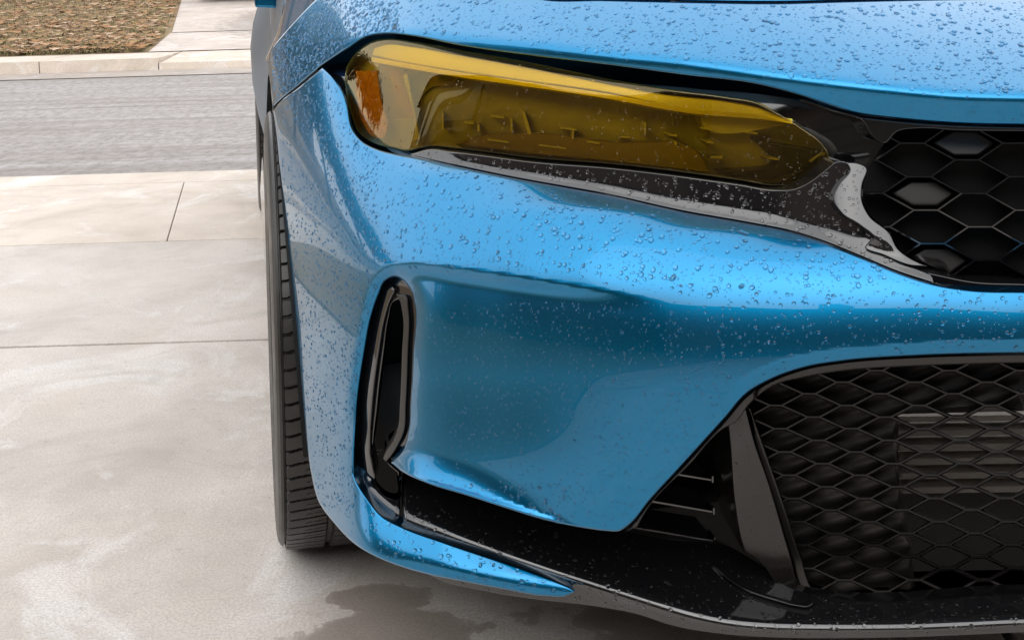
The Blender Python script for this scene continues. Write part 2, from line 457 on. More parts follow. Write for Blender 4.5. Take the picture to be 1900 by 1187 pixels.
    V = [tuple(v) for v in V]; NL = [tuple(v) for v in NN]; faces = [tuple(f) for f in F3]
    if thick > 0:
        for li, lp in enumerate(loops):
            if li > 0 and not hole_skirt: continue
            b = at_depth(lp[:, 0], lp[:, 1], full(lp[:, 0], lp[:, 1]))
            nn = fn_normals(full, lp) if edge <= 0 else fn_normals(fn, lp)
            back = b - nn * thick * 0.25 + AXL * thick
            tg = np.roll(b, -1, 0) - np.roll(b, 1, 0); sn = np.cross(tg, back - b); sn /= np.linalg.norm(sn, axis=1)[:, None] + 1e-9
            sn *= (1 if area(lp) > 0 else -1) * (1 if li == 0 else -1)
            # make it point away from the sheet
            k = len(V); m_ = len(lp); V += [tuple(v) for v in b] + [tuple(v) for v in back]; NL += [tuple(v) for v in sn] * 2
            for i in range(m_):
                if middle and li == 0 and lp[i, 0] > PXMAX and lp[(i + 1) % m_, 0] > PXMAX: continue
                faces.append((k + i, k + (i + 1) % m_, k + m_ + (i + 1) % m_, k + m_ + i))
    o = link_mesh(name, V, faces, m, parent, True, NL)
    return o

# ================================================================== SETTING
def sheet(name, pts, z, m, kind='structure', thick=0.0, parent=None):
    vs = [(x, y, z if not callable(z) else z(x, y)) for x, y in pts]; k = len(vs); fs = [tuple(range(k))]
    if thick:
        vs += [(x, y, zz - thick) for x, y, zz in vs]; fs += [(i, (i + 1) % k, k + (i + 1) % k, k + i) for i in range(k)]
    o = link_mesh(name, vs, fs, m, parent)
    if parent is None: tag(o, kind=kind)
    return o
# lines across the view, taken where the picture shows them (world Y at x = -1.2)
def gl(py): return float(on_ground(240, py)[1])
Y_JOINT, Y_WALK, Y_KERB, Y_GUT = gl(637), gl(449), gl(341), gl(321)
Y_ROAD1 = gl(141)
print('ground lines', Y_JOINT, Y_WALK, Y_KERB, Y_GUT, Y_ROAD1)
base = sheet('ground', [(-400, -400), (400, -400), (400, 600), (-400, 600)], -0.40, soil)
conc1 = concrete('driveway_concrete', (0.52, 0.465, 0.41), (0.64, 0.585, 0.535),
                 stains=[(*map(float, on_ground(705, 1108)[:2]), 0.075, 0.045), (*map(float, on_ground(735, 1172)[:2]), 0.13, 0.06), (0.5, 1.45, 0.45, 0.25)])
conc2 = concrete('pale_concrete', (0.60, 0.51, 0.43), (0.70, 0.62, 0.54))
conc3 = concrete('kerb_concrete', (0.58, 0.49, 0.40), (0.66, 0.57, 0.48))
drv = sheet('driveway', [(-1.75, -3.0), (3.6, -3.0), (3.6, Y_WALK + 0.3), (-1.75, Y_WALK + 0.3)], -0.06, mat('joint_dirt', (0.05, 0.04, 0.032), 0.95), thick=0.2)
sheet('kerb_bed', [(-2.4, Y_WALK + 0.3), (3.6, Y_WALK + 0.3), (3.6, Y_GUT - 0.03), (-2.4, Y_GUT - 0.03)], -0.065, MATS['joint_dirt'])
def slab(x0, x1, y0, y1, m, j=0.006, sl_=0):
    mb = MB(); t_ = math.tan(YAW) * (y1 - y0) if sl_ else 0.0
    a, b = (t_ if sl_ & 1 else 0), (t_ if sl_ & 2 else 0)
    mb.hexa([(x0 + j, y0 + j, -0.1), (x1 - j, y0 + j, -0.1), (x1 - j - b, y1 - j, -0.1), (x0 + j - a, y1 - j, -0.1), (x0 + j, y0 + j, 0), (x1 - j, y0 + j, 0), (x1 - j - b, y1 - j, 0), (x0 + j - a, y1 - j, 0)])
    return mb.build('slab', m, drv, bevel=0.003)
xs = [-1.75, 0.62, 3.6]
for i in range(2):
    slab(xs[i], xs[i + 1], -3.0, -0.2, conc1); slab(xs[i], xs[i + 1], -0.2, Y_JOINT, conc1)
    slab(xs[i], xs[i + 1], Y_JOINT, Y_WALK, conc1)
pc = on_ground([345, 325], [335, 372])
pcx = float(pc[0, 0]) + 0.2 * (Y_KERB - Y_WALK)
slab(-2.4, pcx, Y_WALK, Y_KERB, conc2, 0.0016, 2); slab(pcx, 3.6, Y_WALK, Y_KERB, conc2, 0.0016, 1)
slab(-2.4, 3.6, Y_KERB, Y_GUT, conc2)
# pavement on both sides of the drive and the near kerb
for nm, x0, x1 in (('pavement', -60, -2.4), ('pavement', 3.6, 60)):
    lx0, lx1 = (x0, -1.754) if x0 < 0 else (x0 + 0.004, x1)
    o = sheet(nm, [(x0, Y_WALK), (x1, Y_WALK), (x1, Y_KERB), (x0, Y_KERB)], 0.0, conc2, thick=0.1)
    o = sheet('near_kerb', [(x0, Y_KERB + 0.004), (x1, Y_KERB + 0.004), (x1, Y_GUT), (x0, Y_GUT)], 0.05, conc3, thick=0.15)
    sheet('near_lawn', [(lx0, -25), (lx1, -25), (lx1, Y_WALK - 0.004), (lx0, Y_WALK - 0.004)], 0.01, soil, thick=0.1)
sheet('road', [(-300, Y_GUT - 0.02), (300, Y_GUT - 0.02), (300, Y_ROAD1 + 0.1), (-300, Y_ROAD1 + 0.1)], -0.012, asph)
YF = Y_ROAD1
gutter = sheet('far_gutter', [(-300, YF), (300, YF), (300, YF + 0.7), (-300, YF + 0.7)], -0.006, concrete('gutter_concrete', (0.34, 0.29, 0.25), (0.42, 0.36, 0.31)))
FS = 0.055
def fz(x, y): return 0.10 + FS * max(0.0, y - YF - 1.6)
def on_far(px, py):
    r = rays(np.array(px, float), np.array(py, float)); k = (0.10 - FS * (YF + 1.6) - CAM_H) / (r[..., 2] - FS * r[..., 1])
    return r * k[..., None] + np.array([0, 0, CAM_H])
kb = MB()
kx = on_ground([0, 205, 480], [125, 125, 118])
fk = empty('far_kerb', (0, YF + 1.0, 0)); tag(fk, kind='structure')
for x0, x1 in ((-40, -6.4), (-6.39, -4.3), (-4.29, -3.2), (-3.19, 3.2), (3.21, 6), (6.01, 40)):
    low = 0.055 if x0 in (-3.19,) else 0.10
    mb = MB(); y0, y1 = YF + 0.66, YF + 1.6
    mb.hexa([(x0, y0, -0.1), (x1, y0, -0.1), (x1, y1, -0.1), (x0, y1, -0.1), (x0, y0 + 0.04, low), (x1, y0 + 0.04, low), (x1, y1, 0.098), (x0, y1, 0.098)])
    mb.build('kerb_stone', conc3, fk)
# far driveway: flared apron, pavement joint and drive running up the slope
A = on_far([262, 318, 337], [104, 62, 0]); A = A[:, :2]
xr = 3.4
drive2 = link_mesh('far_driveway', [(A[0, 0], YF + 1.602, fz(0, YF + 1.602) + 0.006), (xr + 1.5, YF + 1.602, fz(0, YF + 1.602) + 0.006), (xr, A[1, 1] - 0.03, fz(0, A[1, 1] - 0.03) + 0.006), (A[1, 0], A[1, 1] - 0.03, fz(0, A[1, 1] - 0.03) + 0.006),
    (A[1, 0], A[1, 1] + 0.03, fz(0, A[1, 1] + 0.03) + 0.006), (xr, A[1, 1] + 0.03, fz(0, A[1, 1] + 0.03) + 0.006), (xr, 45, fz(0, 45) + 0.006), (A[1, 0] + (A[2, 0] - A[1, 0]) * (45 - A[1, 1]) / (A[2, 1] - A[1, 1]), 45, fz(0, 45) + 0.006)],
    [(0, 1, 2, 3), (4, 5, 6, 7)], concrete('far_drive_concrete', (0.50, 0.43, 0.38), (0.60, 0.52, 0.46), stains=[(-2.3, float(on_far(420, 38)[1]), 1.1, 2.2)]))
tag(drive2, kind='structure')
lawn = link_mesh('far_lawn', [(-150, YF + 1.602, fz(0, YF + 1.6)), (150, YF + 1.602, fz(0, YF + 1.6)), (150, 120, fz(0, 120)), (-150, 120, fz(0, 120))], [(0, 1, 2, 3)], soil)
tag(lawn, kind='structure')
# dead leaves and dry grass on the far lawn: one mass each
def scatter(name, m, count, label, cat, make):
    vs = []; fs = []
    x = rng.uniform(-13, 0, count); u = rng.random(count); y = YF + 1.65 + (u ** 1.5) * 30
    edge_x = np.interp(y, [A[0, 1], A[1, 1], A[1, 1] + 3 * (A[2, 1] - A[1, 1])], [A[0, 0], A[1, 0], A[1, 0] + 3 * (A[2, 0] - A[1, 0])]) - 0.03
    keep = (x < edge_x) & (x > -0.46 * y - 1.5)
    for a, b in zip(x[keep], y[keep]):
        v, f = make(a, b, fz(a, b)); k = len(vs); vs += v; fs += [tuple(i + k for i in q) for q in f]
    o = link_mesh(name, vs, fs, m); tag(o, label, cat, kind='stuff'); return o
def mk_leaf(x, y, z):
    s = rng.uniform(0.03, 0.085); a = rng.uniform(0, 6.28); tl = rng.uniform(-0.5, 0.5, 2); h = rng.uniform(0.0, 0.03)
    ca, sa = math.cos(a) * s, math.sin(a) * s
    P = [(ca, sa), (-sa * 0.55, ca * 0.55), (-ca, -sa), (sa * 0.55, -ca * 0.55)]
    return [(x + p, y + q, z + 0.012 + h + abs(p * tl[0]) + abs(q * tl[1])) for p, q in P], [(0, 1, 2), (0, 2, 3)]
def mk_grass(x, y, z):
    h = rng.uniform(0.03, 0.085); a = rng.uniform(0, 6.28); w = 0.006; lx, ly = rng.uniform(-0.04, 0.04, 2)
    ca, sa = math.cos(a) * w, math.sin(a) * w
    return [(x - ca, y - sa, z), (x + ca, y + sa, z), (x + lx, y + ly, z + h)], [(0, 1, 2)]
scatter('fallen_leaves', leafm, 34000, 'brown dead leaves strewn over the lawn across the road', 'leaves', mk_leaf)
scatter('dry_grass', grassm, 50000, 'short dry winter grass on the lawn across the road', 'grass', mk_grass)

# houses: the one behind the viewer (seen in the paint and lamp reflections) and those across the road
def house(name, x0, x1, y0, y1, h, ridge, wallm, label, front=-1, garage=True, cat='house', eave=0.45, z0=0.0):
    r = empty(name, ((x0 + x1) / 2, (y0 + y1) / 2, z0)); tag(r, label, cat)
    mb = MB(); mb.box(x0, x1, y0, y1, z0 - 0.3, z0 + h); mb.build('wall', wallm, r)
    xm = (x0 + x1) / 2; mb = MB(); e = eave
    mb.add([(x0 - e, y0 - e, z0 + h - 0.12), (x1 + e, y0 - e, z0 + h - 0.12), (x1 + e, y1 + e, z0 + h - 0.12), (x0 - e, y1 + e, z0 + h - 0.12), (x0 + (x1 - x0) * 0.18, (y0 + y1) / 2, z0 + h + ridge), (x1 - (x1 - x0) * 0.18, (y0 + y1) / 2, z0 + h + ridge)],
           [(0, 1, 5, 4), (1, 2, 5), (2, 3, 4, 5), (3, 0, 4), (3, 2, 1, 0)])
    rf = mb.build('roof', shingle, r)
    mb = MB(); mb.box(x0 + 1.2, x0 + 1.8, (y0 + y1) / 2 - 0.3, (y0 + y1) / 2 + 0.3, z0 + h + 0.3, z0 + h + ridge + 0.8); mb.build('chimney', brick, rf)
    fy = y0 if front < 0 else y1; sg = -1 if front < 0 else 1
    def plate(nm, xa, xb, za, zb, d, m, par):
        mb = MB(); ya, yb = sorted((fy + sg * 0.002, fy + sg * d)); mb.box(xa, xb, ya, yb, z0 + za, z0 + zb); return mb.build(nm, m, par)
    W = x1 - x0
    if garage:
        gx0 = x0 + W * 0.12; gx1 = gx0 + min(4.9, W * 0.5)
        g = plate('garage_door', gx0, gx1, 0.0, 2.15, 0.05, garage_paint, r)
        for k in range(4):
            for q in range(4):
                w_ = (gx1 - gx0) / 4
                plate('door_panel', gx0 + q * w_ + 0.1, gx0 + (q + 1) * w_ - 0.1, 0.08 + k * 0.52, 0.5 + k * 0.52, 0.075, garage_paint, g)
        wx = [gx1 + 0.7, gx1 + 2.4]
    else: wx = [x0 + W * 0.15, x0 + W * 0.4, x0 + W * 0.7]
    for w in wx:
        if w + 1.1 < x1 - 0.2:
            f = plate('window', w, w + 1.1, 0.9, 2.1, 0.06, trimw, r); plate('pane', w + 0.07, w + 1.03, 0.97, 2.03, 0.075, wglass, f)
    dx = x1 - 1.5
    dd = plate('door', dx, dx + 0.95, 0.05, 2.1, 0.06, garage_paint, r); plate('handle', dx + 0.8, dx + 0.86, 0.95, 1.1, 0.1, trimw, dd)
    return r
house('next_house', -16.5, -5.0, -10.5, 0.3, 3.0, 2.4, brick, 'dark brick house next door, left of the drive', front=1)
house('brick_house', -3.6, 8.5, -12.0, -3.2, 2.75, 2.3, brick, 'dark brick house with garage mirrored in the car paint', front=1)
for i, (x0, x1, y, wm, lb) in enumerate([(-34, -22, 33, siding, 'grey house with hipped roof, far left across the road'), (-17, -6, 36, brick, 'brick house across the road behind the leafy lawn'), (3.5, 15, 36, siding, 'grey house across the road right of the parked black car'), (22, 34, 34, brick, 'brick house across the road, far right')]):
    house('far_house', x0, x1, y, y + 9, 3.0, 2.4, wm, lb, -1, i % 2 == 0, z0=fz(0, y))
def tree(x, y, z, h, r, label, group='trees around the street'):
    t_ = empty('tree', (x, y, z)); tag(t_, label, 'tree', group)
    vs = []; fs = []
    def limb(a, b, ra, rb, k=7):
        a = np.array(a, float); b = np.array(b, float); d = b - a; d /= np.linalg.norm(d); u = np.cross(d, [0.3, 0.9, 0.1]); u /= np.linalg.norm(u); w = np.cross(d, u); n0 = len(vs)
        for c, rr in ((a, ra), (b, rb)):
            for i in range(k): q = 6.283 * i / k; vs.append(tuple(c + rr * (math.cos(q) * u + math.sin(q) * w)))
        for i in range(k): fs.append((n0 + i, n0 + (i + 1) % k, n0 + k + (i + 1) % k, n0 + k + i))
    limb((x, y, z - 0.2), (x, y, z + h * 0.45), 0.2, 0.13); tips = []
    for i in range(7):
        a = i * 0.9 + rng.uniform(0, 0.5); tp = (x + math.cos(a) * r * 0.6, y + math.sin(a) * r * 0.6, z + h * rng.uniform(0.6, 0.9)); limb((x, y, z + h * (0.3 + 0.02 * i)), tp, 0.08, 0.025, 5); tips.append(tp)
    link_mesh('trunk', vs, fs, bark, t_)
    vs = []; fs = []
    for tp in tips + [(x, y, z + h * 0.85)]:
        cl = rng.normal(0, 1, (260, 3)); cl = cl / np.linalg.norm(cl, axis=1)[:, None] * (rng.random((260, 1)) ** 0.5) * r * 0.5
        for c in cl:
            p = np.array(tp) + c; u = rng.normal(0, 0.13, 3); w = rng.normal(0, 0.13, 3); n0 = len(vs); vs.extend([tuple(p - u), tuple(p + w), tuple(p + u), tuple(p - w)]); fs.append((n0, n0 + 1, n0 + 2, n0 + 3))
    link_mesh('crown', vs, fs, foliage, t_)
for x, y, h, r, lb in [(-11.5, 15.2, 5.0, 3.0, 'bushy tree across the road, nearest to the leafy lawn'), (-17, 15.6, 5.6, 3.2, 'bushy tree across the road, second from the leafy lawn'), (-23, 15.0, 5.2, 3.0, 'bushy tree across the road, third from the leafy lawn'), (-29, 15.8, 6.2, 3.4, 'tallest bushy tree in the row across the road on the left'), (-35.5, 15.2, 5.4, 3.2, 'bushy tree at the far left end of the row across the road'), (18.5, 30, 8, 3, 'leafy tree across the road on the right')]:
    tree(x, y, fz(0, y) if y > YF + 2 else 0.0, h, r, lb)

# ================================================================== THE CAR
CAR = empty('car', (float(NRM[0] * HALF + AXL[0] * 2.9), float(NRM[1] * HALF + AXL[1] * 2.9), 0.0))
tag(CAR, 'wet metallic blue car with amber headlight and black honeycomb grilles on the drive', 'car')

# -- bumper skin depth
plan = [(430, 520, 1.86), (500, 520, 1.60), (520, 520, 1.525), (540, 520, 1.47), (580, 520, 1.385), (620, 520, 1.315), (660, 520, 1.262), (700, 520, 1.22), (760, 520, 1.178), (800, 520, 1.155), (950, 520, 1.098), (1100, 520, 1.062), (1300, 520, 1.028), (1500, 520, 1.0), (1700, 520, 0.98),
        (1900, 520, 0.967), (2100, 520, 0.962), (2300, 520, 0.962), (2500, 520, 0.968), (2700, 520, 0.98), (2890, 520, 0.995)]
tab = {
 520: [(120, 38), (240, 30), (290, 17), (350, 8), (450, 4), (600, 1), (800, -2), (900, 0)],
 620: [(150, 42), (300, 38), (390, 27), (440, 13), (520, 5), (700, 0), (850, -2)],
 690: [(250, 62), (290, 50), (400, 42), (470, 33), (500, 15), (560, 3), (700, 0), (850, 0)],
 800: [(290, 76), (312, 72), (330, 50), (400, 45), (470, 42), (500, 33), (530, 16), (600, 6), (700, 3), (850, 1)],
 1100: [(345, 78), (384, 75), (402, 48), (470, 42), (500, 34), (530, 22), (600, 11), (680, 5), (750, 1), (900, -1)],
 1300: [(380, 78), (420, 75), (440, 48), (500, 41), (535, 27), (600, 15), (660, 7), (720, 0), (900, -1)],
 1500: [(425, 74), (462, 68), (480, 46), (500, 42), (525, 30), (600, 17), (650, 7), (700, 0)],
 1700: [(495, 44), (515, 38), (550, 26), (600, 16), (640, 6)],
 1900: [(535, 36), (560, 27), (600, 18), (640, 8)],
 2800: [(535, 36), (560, 27), (600, 18), (640, 8)],
}
bump_main = Skin(plan, tab, sy=3.2)
top_edge_main = curve([(598, 127, 1), (615, 143), (638, 176), (643, 192), (655, 243), (672, 263), (699, 277), (733, 286), (770, 292), (851, 310), (952, 331), (1053, 349), (1120, 361), (1260, 392), (1395, 416), (1462, 429), (1530, 450), (1597, 477), (1664, 505), (1732, 527), (1799, 538), (1900, 541), (2100, 541), (2700, 541, 1)])
low_edge_main = [(2700, 655, 1), (2100, 654), (1900, 655), (1698, 660), (1563, 670), (1496, 681), (1428, 705), (1388, 728), (1345, 775), (1262, 866), (1205, 928), (1168, 972), (1150, 984), (1123, 984), (1086, 979), (1012, 964), (939, 942), (865, 918), (791, 895), (743, 872), (726, 858, 1)]
duct_r = [(726, 858, 1), (748, 834), (758, 800), (762, 750), (767, 653), (770, 566), (764, 542), (749, 522), (731, 514), (716, 520), (703, 545), (689, 586), (676, 653), (662, 750), (657, 830), (656, 880)]
flare_top = [(656, 880), (664, 898), (683, 926), (711, 958), (747, 977), (828, 1006), (939, 1043), (1030, 1076), (1056, 1087, 1)]
flare_bot = [(1056, 1087, 1), (1067, 1095), (1052, 1104), (1012, 1105), (939, 1093), (865, 1079), (791, 1064), (732, 1046), (688, 1027), (659, 1009), (622, 972), (592, 931), (578, 880), (570, 824), (563, 750), (556, 670), (548, 586), (537, 502), (526, 410), (519, 310), (512, 240), (507, 206, 1)]
seam_low = [(507, 206, 1), (514, 196), (556, 162), (598, 127, 1)]
lo = curve(low_edge_main); du = curve(duct_r); ft = curve(flare_top); fb = curve(flare_bot); sl = curve(seam_low)
bump_poly = np.vstack([top_edge_main[:-1], lo[:-1], du[:-1], ft[:-1], fb[:-1], sl[:-1]])
ridge = curve([(651, 879), (645, 824), (648, 750), (660, 653), (673, 586), (687, 535), (704, 509), (730, 494), (757, 490), (850, 500), (940, 513), (1050, 530), (1150, 545), (1300, 570)])
ridge_poly = np.vstack([ridge, [(1300, 900), (1150, 1000), (725, 870), (700, 900), (660, 890)]])
duct_right_line = curve(duct_r[:9]); low_left_line = curve(low_edge_main[-9:])
Yl = float(bump_main(664., 898.)); fa = [(664, 898, 1.252), (683, 926, 1.236), (711, 958, 1.218), (747, 977, 1.203), (828, 1006, 1.175), (939, 1043, 1.148), (1030, 1076, 1.131), (1100, 1100, 1.12)]
fa = [(x, y, v + (Yl - 1.252) * (1 - sstep(664, 950, x))) for x, y, v in fa]
fa = [(560, 850, float(bump_main(560., 850.))), (610, 850, float(bump_main(610., 850.))), (640, 870, float(bump_main(640., 870.)))] + fa
crease = lambda x: float(np.interp(x, [637, 666, 718, 791, 865, 939, 1012, 1060], [971, 1004, 1022, 1041, 1059, 1076, 1088, 1092])) - float(np.interp(x, [p_[0] for p_ in fa], [p_[1] for p_ in fa]))
flare_fn = Skin(fa, {560: [(-30, 0), (30, 2), (90, 12), (140, 18)], 640: [(-30, 0), (5, 6), (60, 26), (100, 32), (crease(640) + 2, 36), (crease(640) + 10, 4), (200, 0)]} | {x_: [(-30, 40), (0, 44), (crease(x_) - 2, 46), (crease(x_) + 4, -6), (200, -10)] for x_ in (690, 760, 840, 920, 1000, 1050)}, relative=True, sy=1.3, sx=5, plan_s=3)
gq = np.stack([g_.ravel() for g_ in np.meshgrid(GX, GY)], 1)
def bumper_field():
    sel = (gq[:, 0] < 1500) & (gq[:, 1] > 440) & (gq[:, 1] < 1040); q = gq[sel]
    feat = np.zeros(len(gq)); f = np.zeros(len(q))
    # hollow inside the crease that runs round the duct
    s = np.where(inside(q, ridge_poly), seg_dist(q, ridge, False), 0)
    left = 1 - sstep(-12, 12, q[:, 0] - np.interp(q[:, 1], [500, 560, 900], [731, 722, 690]))
    A_ = 0.014 * (1 - sstep(860, 1250, q[:, 0])); t = np.clip(s / 32.0, 0, 1)
    f += (left * 0.018 * (1 - sstep(720, 850, q[:, 1])) + (1 - left) * A_) * (1 - (1 - t) ** 2) * (1 - 0.8 * sstep(700, 900, q[:, 1]))
    # roll into the duct on its right side
    d = seg_dist(q, duct_right_line, False); t = np.clip(1 - d / 28.0, 0, 1)
    f += (1 - left) * 0.012 * (1 - np.sqrt(np.maximum(1 - 0.95 * t * t, 0)))
    # outward fillet at the lower left edge
    d = seg_dist(q, low_left_line, False); t = np.clip(1 - d / 60.0, 0, 1); f -= (1 - left) * 0.020 * t * t * (1 - sstep(800, 1080, q[:, 0])) * sstep(705, 790, q[:, 0])
    feat[sel] = f
    Y = bump_main.Y + gsm(feat.reshape(TT.shape), 0.8, 0.8)
    # bevel along the lower grille opening
    X2, Y2 = gq[:, 0].reshape(TT.shape), gq[:, 1].reshape(TT.shape)
    gline = np.interp(X2, [1354, 1371, 1412, 1462, 1530, 1698, 1900, 2800], [722, 704, 682, 663, 650, 635, 628, 626]) + 2
    k = np.clip(Y2 - gline, 0, 60) * sstep(1345, 1420, X2); Y = Y + gsm(0.00022 * k, 0.5, 0.5)
    return Y
BF = bumper_field()
def bumper_fn(px, py):
    px = np.asarray(px, float); py = np.asarray(py, float); sh = px.shape
    q = np.stack([px.ravel(), py.ravel()], 1); Y = np.array(cubic(BF, q[:, 0], q[:, 1]))
    w = sstep(790, 880, q[:, 1]) * ((q[:, 0] < 700) | (q[:, 1] > np.interp(q[:, 0], [700, 1100], [915, 1030])))
    if (w > 0).any():
        m_ = w > 0; Y[m_] = Y[m_] * (1 - w[m_]) + w[m_] * flare_fn(q[m_, 0], q[m_, 1])
    return Y.reshape(sh)
bumper = panel('bumper', bump_poly, bumper_fn, paint, CAR, step=8, edge=4.0, edge_depth=0.004, thick=0.03, middle=True)

# -- nose panel and bonnet
anch = [(430, 140, 2.2), (470, 150, 1.92), (485, 160, 1.76), (497, 170, 1.685), (507, 195, 1.64), (556, 158, 1.555), (598, 122, 1.50), (642, 91, 1.44), (682, 68, 1.405), (716, 62, 1.38), (766, 64, 1.34), (851, 75, 1.29), (1000, 88, 1.222), (1135, 104, 1.175), (1270, 116, 1.135), (1404, 135, 1.10), (1539, 153, 1.073), (1637, 164, 1.057), (1772, 177, 1.04), (1900, 180, 1.028), (2100, 181, 1.02), (2300, 181, 1.016), (2500, 181, 1.02), (2700, 181, 1.03), (2890, 181, 1.045)]
up = lambda a, b, c: [(-200, a), (-14, b), (-4, c), (4, c - 45), (12, -14), (80, -14)]
ntab = {500: [(-200, 50), (0, 40), (40, 36)], 600: [(-200, 62), (-60, 58), (-8, 50), (4, 40), (60, 30)], 700: up(66, 62, 52), 900: up(66, 61, 54), 1300: up(68, 61, 54), 1600: up(73, 62, 54), 1900: up(75, 64, 54), 2800: up(75, 64, 54)}
nose_fn = Skin(anch, ntab, relative=True, sy=1.6, sx=6, plan_s=4)
shut = [(960, -12), (1000, -2), (1120, 1), (1300, 5), (1450, 7), (1560, 4), (1700, 1), (1900, -2), (2300, -4), (2700, -5, 1)]
nlow = [(2700, 232, 1), (2300, 232), (1900, 232), (1772, 229), (1671, 221), (1583, 209), (1530, 192), (1468, 172), (1404, 156), (1270, 139), (1135, 121), (1000, 105), (851, 84), (766, 67), (716, 62), (682, 67), (642, 91), (596, 122, 1), (554, 158), (513, 192), (506, 200, 1)]
nleft = [(506, 200, 1), (502, 160), (498, 125), (501, 96), (521, 70), (545, 43), (578, 8), (610, -22), (680, -60, 1), (940, -34, 1)]
nose_poly = np.vstack([curve(shut)[:-1], curve(nlow)[:-1], curve(nleft)])
nose = panel('nose_panel', nose_poly, nose_fn, paint, CAR, step=8, edge=3.0, edge_depth=0.003, thick=0.025, middle=True)
hood_poly = np.vstack([curve([(945, -37, 1), (962, -15), (1000, -5), (1120, -2), (1300, 2), (1450, 3.5), (1560, 1), (1700, -2), (1900, -5), (2300, -7), (2700, -8, 1)])[::-1], curve([(690, -64, 1), (900, -85), (1300, -95), (2300, -95), (2700, -95, 1)], 8)])
hood_poly = hood_poly
panel('bonnet', hood_poly, lambda x, y: nose_fn(x, y) - 0.004, paint, CAR, step=10, edge=4, edge_depth=0.006, thick=0.02, middle=True)

# -- black surround behind lamp, trim and upper grille
lens_pts = [(642, 128), (664, 94), (689, 77), (716, 72), (766, 77), (851, 92), (985, 116), (1135, 147), (1236, 165), (1354, 180), (1404, 189), (1438, 206), (1489, 237), (1526, 266), (1538, 288), (1528, 308), (1499, 330), (1472, 343), (1438, 346), (1371, 336), (1270, 322), (1135, 306), (985, 294), (884, 281), (834, 275), (800, 272), (777, 276), (758, 281), (729, 276), (692, 266), (666, 248), (653, 219), (645, 189), (640, 155)]
lens_poly = curve(lens_pts, 4, True)
lens_top = np.array([(600, 110), (642, 100), (689, 76), (716, 72), (766, 77), (851, 92), (985, 116), (1135, 147), (1236, 165), (1354, 180), (1404, 189), (1438, 206), (1489, 237), (1540, 270), (1600, 300)], float)
lens_mid = [(580, 178, 1.53), (600, 178, 1.495), (620, 178, 1.462), (640, 178, 1.432), (660, 178, 1.404), (700, 178, 1.362), (760, 180, 1.322), (800, 182, 1.302), (900, 195, 1.254), (1000, 208, 1.212), (1100, 222, 1.176), (1235, 244, 1.138), (1340, 262, 1.114), (1440, 276, 1.096), (1540, 288, 1.079), (1620, 300, 1.07)]
ltab = {}
for x_ in (600, 690, 780, 900, 1000, 1100, 1150, 1200, 1250, 1300, 1400, 1500, 1600):
    t0 = float(np.interp(x_, lens_top[:, 0], lens_top[:, 1])); bw = float(np.interp(x_, [600, 800, 1120, 1200, 1280, 1450], [26, 32, 24, 8, -14, -24])); e1 = float(np.interp(x_, [600, 720, 800, 1600], [22, 20, 12, 9]))
    ltab[x_] = [(0, e1 + 4), (t0 + 170, e1 - 8)] if bw < 0 else [(t0 - 40, 52), (t0 + bw, 44), (t0 + bw + 9, e1 + 4), (t0 + bw + 40, e1), (t0 + 170, e1 - 8)]
lens_fn = Skin(lens_mid, ltab, sy=2.2, sx=7, plan_s=5)
sur_fn = TPS([(598, 122, 1.535), (640, 200, 1.46), (660, 250, 1.43), (716, 62, 1.46), (770, 290, 1.335), (1000, 100, 1.30), (1000, 320, 1.245), (1270, 140, 1.205), (1270, 380, 1.17), (1540, 215, 1.135), (1530, 440, 1.125), (1700, 240, 1.11), (1700, 500, 1.105), (1900, 235, 1.095), (1900, 535, 1.09), (2300, 235, 1.085), (2300, 535, 1.085), (2650, 235, 1.10), (2650, 535, 1.10)], 1e-4)
sur_poly = np.vstack([curve([(584, 126, 1), (642, 84), (682, 58), (716, 52), (851, 70), (1000, 92), (1270, 125), (1530, 180), (1671, 210), (1900, 222), (2300, 222), (2700, 222, 1)], 10)[:-1], curve([(2700, 550, 1), (2300, 550), (1900, 550), (1732, 536), (1664, 514), (1530, 459), (1260, 400), (1053, 357), (851, 318), (770, 299), (699, 285), (665, 262), (640, 205), (620, 160), (584, 126, 1)], 10)[:-1]])
cx, cy = lens_poly.mean(0)
def inset(poly, d):
    tg = np.roll(poly, -1, 0) - np.roll(poly, 1, 0); tg /= np.linalg.norm(tg, axis=1)[:, None]
    p = poly + np.stack([-tg[:, 1], tg[:, 0]], 1) * np.sign(area(poly)) * d
    return p
surround = panel('headlight_surround', sur_poly, sur_fn, gloss, CAR, step=14, edge=0, thick=0.03, holes=[inset(lens_poly, 1.5)], middle=True, hole_skirt=False)

# -- headlight
head = panel('headlight', inset(lens_poly, 2.0), lambda x, y: lens_fn(x, y) + 0.045, housing, CAR, step=12, edge=0, thick=0)
lp = inset(lens_poly, 1.2); fr_ = at_depth(lp[:, 0], lp[:, 1], lens_fn(lp[:, 0], lp[:, 1]) + 0.0015); bk = at_depth(*(inset(lens_poly, 1.0).T), lens_fn(*(inset(lens_poly, 1.0).T)) + 0.048)
k = len(lp)
link_mesh('housing_wall', np.vstack([fr_, bk]), [(i, (i + 1) % k, k + (i + 1) % k, k + i) for i in range(k)], barm, head, True)
lens = panel('lens', lens_poly, lens_fn, lensm, head, step=8, edge=4.0, edge_depth=0.0025, thick=0.0)
bar_lo = [(690, 103), (733, 113), (851, 133), (985, 152), (1120, 171), (1270, 203), (1438, 219), (1476, 225)]
bar_up = [(1440, 212), (1404, 199), (1354, 189), (1236, 176), (1135, 158), (985, 128), (851, 103), (766, 88), (716, 84), (695, 90)]
panel('light_bar', np.vstack([curve(bar_lo), curve(bar_up)]), lambda x, y: lens_fn(x, y) + 0.010, barm, head, step=8, edge=3, edge_depth=0.006, thick=0.03)
